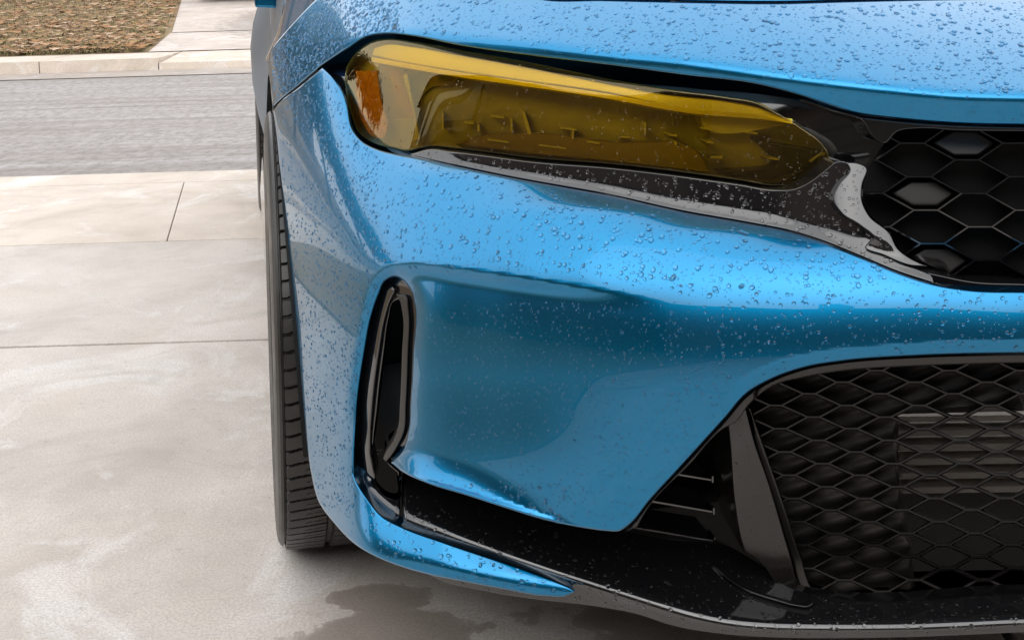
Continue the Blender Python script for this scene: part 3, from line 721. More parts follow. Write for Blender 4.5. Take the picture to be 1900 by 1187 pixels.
panel('light_bar', curve([(1300, 212), (1438, 224), (1474, 226), (1446, 234), (1300, 222)], 5, True), lambda x, y: lens_fn(x, y) + 0.022, barm, head, step=8, edge=2, edge_depth=0.004, thick=0.03)
panel('amber_reflector', curve([(660, 132, 1), (700, 132, 1), (706, 180), (716, 248), (712, 256), (690, 252), (672, 226), (662, 180)], 5, True), lambda x, y: lens_fn(x, y) + 0.02, orange, head, step=6, edge=2, edge_depth=0.003, thick=0.02)
panel('reflector_bowl', curve([(702, 120, 1), (752, 118, 1), (858, 134, 1), (840, 158), (800, 164), (772, 212), (778, 262), (760, 272), (735, 266), (716, 240)], 5, True), lambda x, y: lens_fn(x, y) + 0.035 + 0.0001 * (y - 120), silver, head, step=8, edge=2, edge_depth=0.004, thick=0.02)
panel('inner_fin', curve([(748, 140, 1), (756, 138, 1), (779, 258, 1), (764, 263, 1), (768, 250)], 4, True), lambda x, y: lens_fn(x, y) + 0.014, barm, head, step=6, edge=1, edge_depth=0.002, thick=0.03)
panel('inner_ledge', curve([(846, 268, 1), (885, 254), (985, 246), (1135, 262), (1300, 286), (1320, 322, 1), (1135, 300), (985, 286)], 6, True), lambda x, y: lens_fn(x, y) + 0.024 - 0.0002 * (np.asarray(y) - 270), ledge, head, step=8, edge=3, edge_depth=0.005, thick=0.03)
gu = curve([(690, 106), (733, 114), (851, 134), (985, 153), (1120, 173), (1270, 200), (1438, 216), (1470, 221)], 5)
panel('light_guide', np.vstack([gu, (gu + [0, 9])[::-1]]), lambda x, y: lens_fn(x, y) + 0.007 - 0.0006 * (np.asarray(y) - np.interp(x, gu[:, 0], gu[:, 1])), guide, head, step=6, edge=0, thick=0.012)
for (xa, ya, w_, h_) in ((862, 226, 18, 3), (886, 232, 4, 12), (910, 214, 26, 3), (948, 222, 3, 22), (1040, 236, 30, 3), (1062, 240, 3, 18), (1090, 262, 24, 3), (1150, 252, 20, 3), (1196, 228, 3, 20), (1240, 248, 16, 4), (1252, 262, 4, 8), (1300, 236, 26, 3), (1310, 262, 14, 3), (1384, 244, 22, 3), (1425, 292, 20, 3), (905, 258, 40, 3), (820, 210, 3, 30), (1000, 268, 50, 3)):
    panel('inner_rib', curve([(xa, ya, 1), (xa + w_, ya + w_ * 0.13, 1), (xa + w_, ya + w_ * 0.13 + h_, 1), (xa, ya + h_, 1)], 6, True), lambda x, y: lens_fn(x, y) + 0.020, barm, head, step=6, edge=0, thick=0.02)
panel('inner_fin', curve([(968, 206, 1), (974, 207, 1), (988, 252, 1), (980, 254, 1)], 4, True), lambda x, y: lens_fn(x, y) + 0.028, barm, head, step=6, edge=1, edge_depth=0.002, thick=0.02)
panel('corner_lamp', curve([(1508, 302, 1), (1534, 284, 1), (1527, 292), (1512, 306, 1)], 4, True), lambda x, y: lens_fn(x, y) + 0.012, barm, head, step=5, edge=1, edge_depth=0.002, thick=0.01)
panel('inner_trim', curve([(1398, 258, 1), (1532, 281, 1), (1516, 304, 1), (1440, 330), (1330, 318), (1440, 300)], 5, True), lambda x, y: lens_fn(x, y) + 0.03, satin, head, step=8, edge=2, edge_depth=0.003, thick=0.02)
panel('bulb_shield', curve([(1316, 290, 1), (1342, 288, 1), (1340, 296, 1), (1318, 295, 1)], 4, True), lambda x, y: lens_fn(x, y) + 0.02, silver, head, step=5, edge=1, edge_depth=0.002, thick=0.01)

# -- gloss black trim under the lamp
tr_anchor = [(p[0], p[1], float(bumper_fn(np.array(p[0]), np.array(p[1]))) + 0.004) for p in [(640, 240), (700, 279), (770, 291), (851, 309), (952, 330), (1053, 348), (1120, 360), (1260, 391), (1395, 415), (1462, 428), (1530, 449), (1597, 476), (1664, 504), (1732, 526), (1799, 537), (1900, 541)]]
tr_fn = Skin(tr_anchor, {700: [(-150, 12), (-10, 14), (-8, 46), (10, 46)], 1000: [(-150, 12), (-13, 14), (-11, 46), (10, 46)], 1300: [(-150, 12), (-18, 14), (-15, 46), (10, 46)], 1500: [(-150, 12), (-22, 14), (-18, 46), (10, 46)], 1640: [(-150, 14), (-32, 16), (-26, 44), (10, 44)], 1800: [(-150, 15), (-45, 20), (-20, 44), (10, 44)]}, relative=True, sy=1.2, sx=4, plan_s=3)
trim_up = [(762, 286, 1), (800, 277), (834, 281), (884, 287), (985, 300), (1135, 312), (1270, 328), (1371, 342), (1438, 352), (1475, 350), (1504, 336), (1534, 313), (1552, 300), (1570, 301), (1576, 313), (1557, 345), (1549, 369), (1565, 394), (1598, 417), (1623, 439), (1650, 470), (1732, 512, 1)]
trim_lo = [(1732, 525, 1), (1664, 503), (1597, 475), (1530, 448), (1462, 427), (1395, 414), (1260, 390), (1120, 359), (1053, 347), (952, 329), (851, 308), (770, 290, 1)]
trim = panel('lamp_trim', np.vstack([curve(trim_up)[:-1], curve(trim_lo)]), tr_fn, gloss, CAR, step=6, edge=2.0, edge_depth=0.002, thick=0.04)
arm_pts = [(1570, 302, 1), (1590, 303), (1607, 311), (1599, 345), (1599, 372), (1612, 400), (1651, 434), (1665, 461), (1690, 480), (1720, 494, 1), (1690, 492), (1640, 473), (1606, 458), (1622, 443), (1597, 419), (1562, 396), (1546, 370), (1556, 344), (1577, 313)]
arm_raw = Skin([(1400, 330, 1.1), (1545, 330, float(tr_fn(1560., 330.)) - 0.005), (1580, 330, float(tr_fn(1580., 330.)) - 0.005), (1640, 330, float(tr_fn(1600., 330.)) - 0.004), (1720, 330, float(tr_fn(1600., 330.)) - 0.004), (1900, 330, 1.1)], {1400: [(280, 23), (420, 24), (520, 34)], 1900: [(280, 23), (420, 24), (520, 34)]}, plan_s=3)
def arm_fn(x, y):
    w = sstep(-30, -3, np.asarray(y, float) - np.interp(x, [1590, 1606, 1640, 1690, 1720], [448, 458, 472, 490, 494]))
    return arm_raw(x, y) * (1 - w) + w * (tr_fn(x, y) - 0.0025)
panel('grille_corner_trim', curve(arm_pts, 4, True), arm_fn, gloss, CAR, step=6, edge=1.5, edge_depth=0.0015, thick=0.03)

# -- honeycomb grilles
def clip_seg(a, b, poly, k=24):
    t = np.linspace(0, 1, k); q = a[None] + t[:, None] * (b - a)[None]; i = inside(q, poly)
    if not i.any(): return None
    w = np.where(i)[0]; return q[w[0]], q[w[-1]]
def honeycomb(name, poly, fn, x0, y0, dx, dy, half, lean, w_front, w_back, depth, m, parent, ncol, nrow):
    segs = []
    def node(i, k, s):
        yy = y0 + dy * k + (dy / 2 if i % 2 else 0); ln = lean(x0 + dx * i)
        return np.array([x0 + dx * i + ln * (yy - y0) + s * half, yy])
    for i in range(-ncol, ncol):
        for k in range(-nrow, nrow):
            a, b = node(i, k, -1), node(i, k, 1); segs.append((a, b))
            kk = k if i % 2 == 0 else k + 1
            segs.append((b, node(i + 1, kk - 1 if i % 2 == 0 else kk, -1))); segs.append((b, node(i + 1, kk if i % 2 == 0 else kk - 1, -1)))
    mb = MB()
    SA = np.array([s_[0] for s_ in segs]); SB = np.array([s_[1] for s_ in segs]); lo_, hi_ = poly.min(0), poly.max(0)
    ok = ((np.maximum(SA, SB) > lo_) & (np.minimum(SA, SB) < hi_)).all(1); SA, SB = SA[ok], SB[ok]
    tt = np.linspace(0, 1, 24); Q = SA[:, None] + tt[None, :, None] * (SB - SA)[:, None]; I = inside(Q.reshape(-1, 2), poly).reshape(len(SA), 24)
    for a_, q_, i_ in zip(SA, Q, I):
        w_ = np.where(i_)[0]
        if len(w_) < 2: continue
        a, b = q_[w_[0]], q_[w_[-1]]
        if np.linalg.norm(b - a) < 2: continue
        d = (b - a) / np.linalg.norm(b - a); nn = np.array([-d[1], d[0]]); a = a - d * 0.8; b = b + d * 0.8
        rows = []
        for wv, dz in ((w_front, 0.0), (w_front * 1.5, 0.0012), (w_back, depth)):
            r = [a + nn * wv, b + nn * wv, b - nn * wv, a - nn * wv]; r = np.array(r); rows.append(at_depth(r[:, 0], r[:, 1], fn(r[:, 0], r[:, 1]) + dz))
        v = np.vstack(rows); fs = [(0, 1, 2, 3)]
        for L in (0, 4): fs += [(L, L + 4, L + 5, L + 1), (L + 2, L + 6, L + 7, L + 3), (L + 1, L + 5, L + 6, L + 2), (L + 3, L + 7, L + 4, L)]
        mb.add(v, fs)
    return mb.build(name, m, parent)
ug_poly = np.vstack([curve([(1612, 312, 1), (1640, 268), (1668, 240), (1760, 238), (1900, 241), (2300, 242), (2700, 242, 1)], 8), curve([(2700, 530, 1), (2300, 530), (1900, 528), (1799, 522), (1735, 500), (1668, 462), (1652, 432), (1614, 398), (1602, 372), (1602, 345), (1612, 312, 1)], 8)[:-1]])
ug_fn = lambda x, y: sur_fn(x, y) - 0.028
ug_poly = to_middle(ug_poly, ug_fn)
upper = honeycomb('upper_grille', ug_poly, ug_fn, 1794, 297, 95, 62, 22, lambda x: 0.2 - 0.12 * np.clip((x - 1800) / 900, 0, 1), 1.3, 3.2, 0.022, gloss, CAR, 12, 6)
# blanking plates: the closed cells at the grille's outer end
def ugc(i, k):
    yy = 297 + 62 * k + (31 if i % 2 else 0) - 31; x = 1794 + 95 * i + 0.2 * (yy - 297); return x, yy
ugb = inset(ug_poly, -3)
panel('grille_backing', ug_poly, lambda x, y: sur_fn(x, y) - 0.003, matte, upper, step=14, edge=0, thick=0)
for i, k in ((-1, 1), (0, 0), (-1, 3)):
    x, y = ugc(i, k); cell = np.array([(x - 60, y), (x - 20, y - 24), (x + 24, y - 24), (x + 62, y), (x + 28, y + 24), (x - 18, y + 24)])
    cell = np.array([c for c in curve([(a, b, 1) for a, b in cell], 7, True)]); cell = cell[inside(cell, ug_poly)]
    if len(cell) > 6: panel('blanking_plate', cell, lambda px, py, y=y: ug_fn(px, py) + 0.010 + 0.00012 * (y - py), satin, upper, step=10, edge=5, edge_depth=0.004, thick=0.008)
# frame of the upper grille
panel('grille_frame', np.vstack([curve([(1500, 186, 1), (1583, 212), (1671, 224), (1772, 231), (1900, 235), (2300, 235), (2700, 235, 1)], 8)[:-1], curve([(2700, 246, 1), (2300, 246), (1900, 245), (1772, 243), (1700, 240), (1664, 246), (1640, 268), (1625, 262), (1600, 226), (1540, 206), (1500, 190, 1)], 8)[:-1]]), lambda x, y: sur_fn(x, y) - 0.03, gloss, upper, step=8, edge=3, edge_depth=0.003, thick=0.025, middle=True)
panel('grille_frame', np.vstack([curve([(1690, 497, 1), (1740, 508), (1799, 520), (1900, 525), (2300, 527), (2700, 527, 1)], 8)[:-1], curve([(2700, 541, 1), (2300, 541), (1900, 540), (1799, 537), (1732, 525), (1690, 508, 1)], 8)[:-1]]), lambda x, y: sur_fn(x, y) - 0.045, gloss, upper, step=8, edge=4, edge_depth=0.005, thick=0.03, middle=True)

# -- lower grille
lg_fn = TPS([(1380, 740, 1.105), (1500, 1100, 1.165), (1430, 900, 1.12), (1600, 690, 1.045), (1600, 1100, 1.14), (1900, 680, 1.02), (1900, 1100, 1.115), (2300, 680, 1.015), (2300, 1100, 1.11), (2680, 680, 1.03), (2680, 1100, 1.125)], 1e-4)
lg_poly = np.vstack([curve([(1388, 752, 1), (1430, 716), (1496, 697), (1563, 687), (1698, 678), (1900, 673), (2300, 671), (2700, 671, 1)], 8), curve([(2700, 1100, 1), (2300, 1104), (1900, 1106), (1650, 1110), (1540, 1110), (1508, 1098), (1480, 1040), (1450, 950), (1412, 830), (1388, 752, 1)], 8)[:-1]])
lg_poly = to_middle(lg_poly, lg_fn)
lower = honeycomb('lower_grille', lg_poly, lg_fn, 1588, 838, 66, 43.1, 11, lambda x: 0.19 - 0.14 * np.clip((x - 1600) / 900, 0, 1), 1.4, 4.2, 0.02, meshm, CAR, 22, 9)
panel('grille_backing', np.vstack([[p for p in curve([(1380, 750, 1), (1430, 712), (1496, 692), (1563, 682), (1698, 674), (1900, 668, 1)], 8)], [(1900, 762), (1666, 768), (1668, 900), (1690, 1010), (1700, 1112), (1540, 1114)], curve([(1540, 1114, 1), (1506, 1100), (1478, 1040), (1448, 950), (1408, 830), (1380, 750, 1)], 8)[:-1]]), lambda x, y: lg_fn(x, y) + 0.018 + 0.003 * np.sin((np.asarray(y) - 838) / 43.1 * 6.283 + np.asarray(x) / 66 * 3.1416), backm, lower, step=7, edge=0, thick=0.01)
panel('grille_rim', np.vstack([curve([(1163, 985, 1), (1207, 931), (1264, 869), (1347, 778), (1390, 731), (1430, 707), (1497, 683), (1563, 672), (1698, 662), (1900, 657), (2300, 656), (2700, 656, 1)], 6)[:-1], curve([(2700, 673, 1), (2300, 673), (1900, 673), (1698, 679), (1563, 688), (1496, 699), (1430, 718), (1392, 748), (1360, 786), (1347, 792), (1282, 858), (1200, 945), (1180, 980, 1)], 6)[:-1]]), lambda x, y: np.where(np.asarray(x) > 1400, lg_fn(x, y) - 0.006, np.minimum(bumper_fn(x, y) + 0.012, 1.2)), satin, lower, step=6, edge=3, edge_depth=0.003, thick=0.05, middle=True)
panel('grille_rim', np.vstack([curve([(1372, 748, 1), (1380, 752), (1402, 826), (1440, 942), (1470, 1036), (1497, 1102), (1512, 1116), (1560, 1117), (1900, 1113), (2300, 1112), (2700, 1108, 1)], 6)[:-1], curve([(2700, 1100, 1), (2300, 1102), (1900, 1104), (1650, 1108), (1540, 1108), (1512, 1096), (1486, 1036), (1456, 942), (1416, 826), (1390, 752, 1)], 6)[:-1]]), lambda x, y: lg_fn(x, y) - 0.004, satin, lower, step=6, edge=3, edge_depth=0.003, thick=0.04, middle=True)
# intercooler behind the mesh: a core with separate bars
core = MB(); cY = 1.20
p = at_depth(np.array([1640, 2800, 2800, 1640.]), np.array([660, 660, 1120, 1120.]), np.full(4, cY + 0.09)); p2 = p + AXL * 0.05
core.hexa([p[3], p[2], p2[2], p2[3], p[0], p[1], p2[1], p2[0]]); core = core.build('intercooler', matte, CAR)
y = 772.0
while y < 915:
    q = at_depth(np.array([1662, 2700, 2700, 1662.]) + (y - 770) * 0.10, np.array([y, y - 14, y - 2, y + 12.]), np.full(4, cY)); q2 = q + AXL * 0.028
    mb = MB(); mb.hexa([q[3], q[2], q2[2], q2[3], q[0], q[1], q2[1], q2[0]]); mb.build('bar', alu, core, bevel=0.0015); y += 26.4

# -- splitter and its flanking pieces
sp_anchor = [(640, 880, 1.30), (665, 895, 1.285), (692, 928, 1.262), (743, 962, 1.232), (828, 992, 1.203), (939, 1032, 1.172), (1049, 1069, 1.146), (1140, 1098, 1.122), (1200, 1117, 1.108), (1274, 1141, 1.092), (1347, 1157, 1.08), (1421, 1164, 1.072), (1568, 1166, 1.06), (1716, 1164, 1.05), (1900, 1155, 1.042), (2100, 1150, 1.038), (2300, 1146, 1.038), (2500, 1140, 1.045), (2700, 1132, 1.055), (2890, 1125, 1.07)]
sp_fn = Skin(sp_anchor, {650: [(-300, 74), (-16, 72), (-11, 48), (0, 44), (4, -8), (60, -10)], 2800: [(-300, 78), (-12, 76), (-7, 48), (0, 40), (4, -10), (60, -14)]}, relative=True, sy=0.9, sx=4, plan_s=3)
sp_low = [(2700, 1160, 1), (2300, 1168), (1900, 1172), (1716, 1180), (1568, 1183), (1450, 1182), (1350, 1176), (1250, 1160), (1180, 1138), (1090, 1122), (1000, 1112), (900, 1096), (800, 1066), (748, 1000, 1), (748, 960, 1)]
sp_up = [(748, 872, 1), (800, 890), (939, 930), (1100, 966), (1160, 985), (1260, 1000), (1345, 1010), (1400, 1040), (1470, 1090), (1540, 1106), (1900, 1100), (2300, 1096), (2700, 1090, 1)]
split = panel('front_splitter', np.vstack([curve(sp_up, 6)[:-1], curve(sp_low, 6)[:-1], [(748, 960), (748, 900)]]), sp_fn, gloss, CAR, step=6, edge=1.5, edge_depth=0.002, thick=0.03, middle=True)
# duct: black shell that runs from the slot down to the splitter
duct_out = np.vstack([curve([(745, 874, 1), (728, 860), (750, 834), (761, 800), (765, 750), (770, 653), (773, 566), (767, 540), (751, 519), (731, 510), (713, 517), (699, 545), (686, 586), (673, 653), (659, 750), (653, 830), (652, 885), (662, 902), (684, 931), (713, 962), (745, 975, 1)], 5)[:-1]])
duct_fn = lambda x, y: (bump_main(x, np.minimum(y, 880)) + 0.032) * (1 - sstep(820, 900, np.asarray(y))) + sstep(820, 900, np.asarray(y)) * (sp_fn(x, y) + 0.004)
cav = curve([(700, 900, 1), (692, 850), (700, 750), (712, 653), (722, 586), (730, 560), (742, 556), (751, 572), (750, 653), (746, 750), (741, 800), (720, 836), (714, 850), (722, 862), (738, 876, 1), (740, 925), (716, 920)], 5, True)
duct = panel('air_duct', duct_out, duct_fn, gloss, CAR, step=5, edge=3, edge_depth=0.003, thick=0.03, holes=[cav])
panel('duct_trim', curve([(735, 545, 1), (752, 548), (758, 575), (757, 653), (753, 750), (749, 802), (738, 826), (722, 850), (716, 856, 1), (711, 850, 1), (716, 838), (730, 816), (738, 795), (742, 750), (746, 653), (748, 590), (743, 560, 1)], 4, True), lambda x, y: duct_fn(x, np.minimum(y, 800)) - 0.006, satin, duct, step=5, edge=2, edge_depth=0.002, thick=0.03)
panel('duct_trim', curve([(716, 535, 1), (728, 528), (734, 540, 1), (726, 556), (716, 586), (704, 653), (692, 750), (688, 830), (692, 890), (678, 880, 1), (672, 830), (676, 750), (690, 653), (704, 580)], 4, True), lambda x, y: duct_fn(x, np.minimum(y, 800)) - 0.008, gloss, duct, step=5, edge=5, edge_depth=0.007, thick=0.03)
cv = at_depth(np.array([640, 800, 1420, 1420, 1000, 640.]), np.array([470, 470, 470, 1130, 1090, 980.]), np.array([1.50, 1.50, 1.32, 1.36, 1.42, 1.50]))
link_mesh('inlet_backing', cv, [(0, 1, 2, 3, 4, 5)], matte, CAR)
rl = curve(low_edge_main[2:], 8); rw = at_depth(rl[:, 0], rl[:, 1], bumper_fn(rl[:, 0], rl[:, 1]) + 0.02); rw[:, 2] += 0.004; rb = rw + AXL * 0.4 + np.array([0, 0, 0.02]); kk = len(rl)
link_mesh('inlet_light_shield', np.vstack([rw, rb]), [(i, i + 1, kk + i + 1, kk + i) for i in range(kk - 1)], matte, CAR)  # added unseen strip, keeps sky light off the splitter's reflection
mb = MB(); mb.hexa([car(-0.60, 1.40, 0.22), car(0.60, 1.40, 0.22), car(0.60, 1.75, 0.22), car(-0.60, 1.75, 0.22), car(-0.60, 1.42, 0.69), car(0.60, 1.42, 0.69), car(0.60, 1.75, 0.72), car(-0.60, 1.75, 0.72)]); mb.build('bay_light_block', matte, CAR)  # added unseen box, blocks sky light leaking in behind the bumper
# thin louvres in the side inlet
for (xa, ya, xb, yb) in ((1266, 880, 1322, 889), (1226, 931, 1324, 948), (1196, 980, 1326, 1002)):
    q = np.array([(xa - 30, ya - 5), (xb, yb), (xb, yb + 3), (xa - 30, ya - 2)]); v = at_depth(q[:, 0], q[:, 1], np.array([1.20, 1.19, 1.19, 1.20])); v2 = v + AXL * 0.06
    mb = MB(); mb.hexa([v[3], v[2], v2[2], v2[3], v[0], v[1], v2[1], v2[0]]); mb.build('louvre', gloss, CAR)
    q = np.array([(xb - 1, yb - 6), (xb + 2, yb - 6), (xb + 2, yb + 6), (xb - 1, yb + 6)]); v = at_depth(q[:, 0], q[:, 1], np.full(4, 1.188)); v2 = v + AXL * 0.02
    mb = MB(); mb.hexa([v[3], v[2], v2[2], v2[3], v[0], v[1], v2[1], v2[0]]); mb.build('louvre_end', gloss, CAR)
blade_fn = TPS([(1351, 760, 1.108), (1384, 750, 1.094), (1362, 927, 1.120), (1421, 890, 1.104), (1380, 1023, 1.128), (1450, 986, 1.112), (1438, 1096, 1.126), (1478, 1104, 1.122)], 1e-4)
panel('air_blade', curve([(1350, 785, 1), (1358, 752, 1), (1374, 738, 1), (1384, 760, 1), (1401, 824), (1424, 890), (1453, 986), (1474, 1063), (1480, 1105, 1), (1440, 1097, 1), (1433, 1072), (1411, 1044), (1381, 1024, 1), (1374, 1000), (1362, 927), (1354, 824)], 5, True), blade_fn, bladem, CAR, step=6, edge=3, edge_depth=0.003, thick=0.07)
ftl = curve([(1322, 1047), (1345, 1066), (1377, 1088), (1439, 1111), (1480, 1121), (1500, 1122), (1508, 1115), (1502, 1103)], 4)
tgl = np.gradient(ftl, axis=0); tgl /= np.linalg.norm(tgl, axis=1)[:, None]; wl_ = np.interp(np.arange(len(ftl)), [0, 6, len(ftl) - 5, len(ftl) - 1], [0.6, 3.4, 3.4, 0.6])[:, None]; nl_ = np.stack([-tgl[:, 1], tgl[:, 0]], 1)
panel('blade_foot', np.vstack([ftl - nl_ * wl_, (ftl + nl_ * wl_)[::-1]]), lambda x, y: sp_fn(x, y) - 0.006, gloss, CAR, step=4, edge=2.5, edge_depth=0.004, thick=0.012)

# -- wheel
WC = car(-0.94 + 0.1325, 1.818, 0.326)
wheel = empty('wheel', WC); adopt(wheel, CAR)
def lathe(prof, seg, name, m, parent, disp=None, smooth=True):
    vs = []; fs = []; k = len(prof)
    for j in range(seg):
        a = 2 * math.pi * j / seg
        for i, (l, r) in enumerate(prof):
            rr = r + (disp(l, a, r) if disp else 0.0); l = l + 0.055 * math.sin(a) * rr
            vs.append(np.array(WC) + NRM * l + AXL * (-math.cos(a) * rr) + np.array([0, 0, math.sin(a) * rr]))
    for j in range(seg):
        for i in range(k - 1): fs.append((j * k + i, j * k + i + 1, ((j + 1) % seg) * k + i + 1, ((j + 1) % seg) * k + i))
    return link_mesh(name, vs, fs, m, parent, smooth)
prof = [(-0.118, 0.245), (-0.128, 0.262), (-0.1325, 0.285), (-0.1315, 0.300), (-0.1295, 0.312), (-0.126, 0.3185), (-0.1225, 0.3205), (-0.1218, 0.3170), (-0.1205, 0.3170), (-0.1195, 0.3218)]
tx = list(np.linspace(-0.1185, 0.112, 80)); prof += [(x, 0.328 - 0.35 * max(0, abs(x) - 0.055) ** 2 * 1.6) for x in tx]
prof += [(0.1165, 0.3215), (0.121, 0.3195), (0.127, 0.312), (0.131, 0.300), (0.1325, 0.285), (0.128, 0.262), (0.118, 0.245)]
NB = 92
def tread(l, a, r):
    if l > 0.1125 or l < -0.1188 or r < 0.315: return 0.0
    for g in (-0.060, -0.020, 0.020, 0.060):
        if abs(l - g) < 0.0042: return -0.007
    if abs(l) > 0.064:                        # shoulder ribs: curved cross grooves and short sipes
        ph = (a / (2 * math.pi) * NB + (abs(l) - 0.064) * 9.0) % 1.0
        if ph < 0.16: return -0.006
        if 0.52 < ph < 0.57 and abs(l) < 0.095: return -0.0025
    else:
        ph = (a / (2 * math.pi) * NB + l * 14.0 + (0.5 if l > 0 else 0)) % 1.0
        if ph < 0.08: return -0.004
    return 0.0
lathe(prof, 1380, 'tyre', rubber, wheel, tread, smooth=False)
lathe([(-0.105, 0.245), (-0.112, 0.240), (-0.10, 0.225), (-0.06, 0.215), (0.10, 0.225), (0.112, 0.245)], 96, 'rim', rimm, wheel)
vs = MB()
for j in range(10):
    a = 2 * math.pi * j / 10; u = np.array([0, 0, 1.0]) * math.sin(a) - AXL * math.cos(a); w = np.array([0, 0, 1.0]) * math.cos(a) + AXL * math.sin(a); c = np.array(WC)
    P = lambda l, r, t: tuple(c + NRM * l + u * r + w * t)
    vs.hexa([P(-0.095, 0.03, -0.022), P(-0.095, 0.03, 0.022), P(-0.05, 0.03, 0.022), P(-0.05, 0.03, -0.022), P(-0.105, 0.235, -0.013), P(-0.105, 0.235, 0.013), P(-0.07, 0.235, 0.013), P(-0.07, 0.235, -0.013)])
vs.build('spokes', rimm, wheel)
lathe([(-0.10, 0.001), (-0.10, 0.05), (-0.06, 0.055)], 32, 'hub_cap', rimm, wheel)
# arch liner
v = []; f = []
for j in range(33):
    a = math.radians(-12 + 204 * j / 32)
    for l in (0.02, 0.42): v.append(np.array(car(-0.93 + l, 1.845 - math.cos(a) * 0.372, 0.328 + math.sin(a) * 0.372)))
for j in range(32): f.append((2 * j, 2 * j + 1, 2 * j + 3, 2 * j + 2))
kk = len(v); v += [car(-0.51, 1.45, 0.15), car(-0.51, 2.25, 0.15), car(-0.51, 2.25, 0.72), car(-0.51, 1.45, 0.72)]; f.append((kk, kk + 1, kk + 2, kk + 3))
link_mesh('arch_liner', v, f, matte, CAR, False)
mb = MB(); mb.hexa([car(-0.72, 1.22, 0.225), car(0.72, 1.22, 0.225), car(0.80, 5.2, 0.21), car(-0.80, 5.2, 0.21), car(-0.72, 1.22, 0.25), car(0.72, 1.22, 0.25), car(0.80, 5.2, 0.25), car(-0.80, 5.2, 0.25)])
mb.build('undertray', matte, CAR)

# -- body side, rear haunch, sill, door handle, cabin
zs = [0.24, 0.30, 0.40, 0.50, 0.58, 0.66, 0.74, 0.82, 0.90]
DOOR = [0.865, 0.872, 0.878, 0.882, 0.884, 0.882, 0.877, 0.868, 0.850]
HAUN = [0.895, 0.910, 0.930, 0.940, 0.938, 0.922, 0.892, 0.868, 0.84]
FEND = [0.915, 0.92, 0.925, 0.925, 0.92, 0.91, 0.885, 0.86, 0.83]
def sidel(s):
    if s < 2.5: w = sstep(2.2, 2.5, s); return np.array(FEND) * (1 - w) + np.array(DOOR) * w
    w = sstep(3.3, 4.1, s) * (1 - 0.6 * sstep(4.7, 5.3, s)); return np.array(DOOR) * (1 - w) + np.array(HAUN) * w
for sgn in (-1, 1):
    for nm, s0, s1 in (('door', 2.24, 3.34), ('rear_quarter', 3.352, 5.35)):
        ss = np.linspace(s0, s1, 22); V = []; Fc = []
        for s in ss:
            for z, l in zip(zs, sidel(s)): V.append(car(sgn * l, s, z))
        k = len(zs)
        for i in range(len(ss) - 1):
            for j in range(k - 1):
                q = (i * k + j, (i + 1) * k + j, (i + 1) * k + j + 1, i * k + j + 1); Fc.append(q if sgn < 0 else q[::-1])
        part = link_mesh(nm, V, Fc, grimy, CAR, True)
        if nm == 'door':
            mb = MB(); a, b = sgn * 0.872, sgn * 0.918
            mb.hexa([car(a, 2.80, 0.762), car(b, 2.81, 0.765), car(b, 3.0, 0.765), car(a, 3.02, 0.762), car(a, 2.80, 0.80), car(b, 2.81, 0.795), car(b, 3.0, 0.795), car(a, 3.02, 0.80)])
            mb.build('handle', paint, part, bevel=0.006)
        # rear tyre behind the haunch
    V = []; Fc = []; ss = np.linspace(1.80, 2.232, 9)
    for s in ss:
        for z, l in list(zip(zs, sidel(s)))[5:]: V.append(car(sgn * (l - 0.03 * (1 - sstep(1.8, 2.2, s))), s, z + 0.035 * (z < 0.7)))
    for i in range(8):
        for j in range(3):
            q = (i * 4 + j, (i + 1) * 4 + j, (i + 1) * 4 + j + 1, i * 4 + j + 1); Fc.append(q if sgn < 0 else q[::-1])
    link_mesh('fender', V, Fc, paint, CAR, True)
    mb = MB(); mb.hexa([car(sgn * 0.80, 2.25, 0.16), car(sgn * 0.945, 2.30, 0.17), car(sgn * 0.945, 3.95, 0.17), car(sgn * 0.80, 4.0, 0.16), car(sgn * 0.80, 2.25, 0.30), car(sgn * 0.93, 2.27, 0.285), car(sgn * 0.93, 3.95, 0.285), car(sgn * 0.80, 4.0, 0.30)])
    mb.build('side_sill', gloss, CAR, bevel=0.01)
    # mirror
    mb = MB(); mb.hexa([car(sgn * 0.86, 2.30, 0.98), car(sgn * 1.04, 2.33, 0.99), car(sgn * 1.02, 2.44, 0.99), car(sgn * 0.86, 2.44, 0.98), car(sgn * 0.86, 2.32, 1.11), car(sgn * 1.04, 2.35, 1.10), car(sgn * 1.02, 2.44, 1.10), car(sgn * 0.86, 2.44, 1.11)])
    mb.build('side_mirror', paint, CAR, bevel=0.02)
# cabin glass and roof
secs = [(1.95, 0.72, 0.93, 0.93), (2.95, 0.60, 0.90, 1.36), (3.6, 0.60, 0.90, 1.39), (4.6, 0.56, 0.90, 1.27), (5.25, 0.60, 0.88, 0.98)]
def strip(name, pa, pb, m): 
    v = pa + pb; k = len(pa); return link_mesh(name, v, [(i, i + 1, k + i + 1, k + i) for i in range(k - 1)], m, CAR, True)
strip('roof', [car(-a[1], a[0], a[3]) for a in secs[1:4]], [car(a[1], a[0], a[3]) for a in secs[1:4]], paint)
strip('windscreen', [car(-0.72, 1.95, 0.93), car(-0.60, 2.95, 1.355)], [car(0.72, 1.95, 0.93), car(0.60, 2.95, 1.355)], wglass)
strip('rear_window', [car(-0.56, 4.6, 1.265), car(-0.62, 5.25, 0.98)], [car(0.56, 4.6, 1.265), car(0.62, 5.25, 0.98)], wglass)
for sgn in (-1, 1):
    strip('side_window', [car(sgn * 0.845, s, 0.90) for s in (2.05, 2.95, 3.6, 4.6, 5.25)], [car(sgn * l, s, z) for s, l, z in ((2.05, 0.715, 0.96), (2.95, 0.60, 1.355), (3.6, 0.60, 1.385), (4.6, 0.56, 1.265), (5.25, 0.60, 0.98))], wglass)
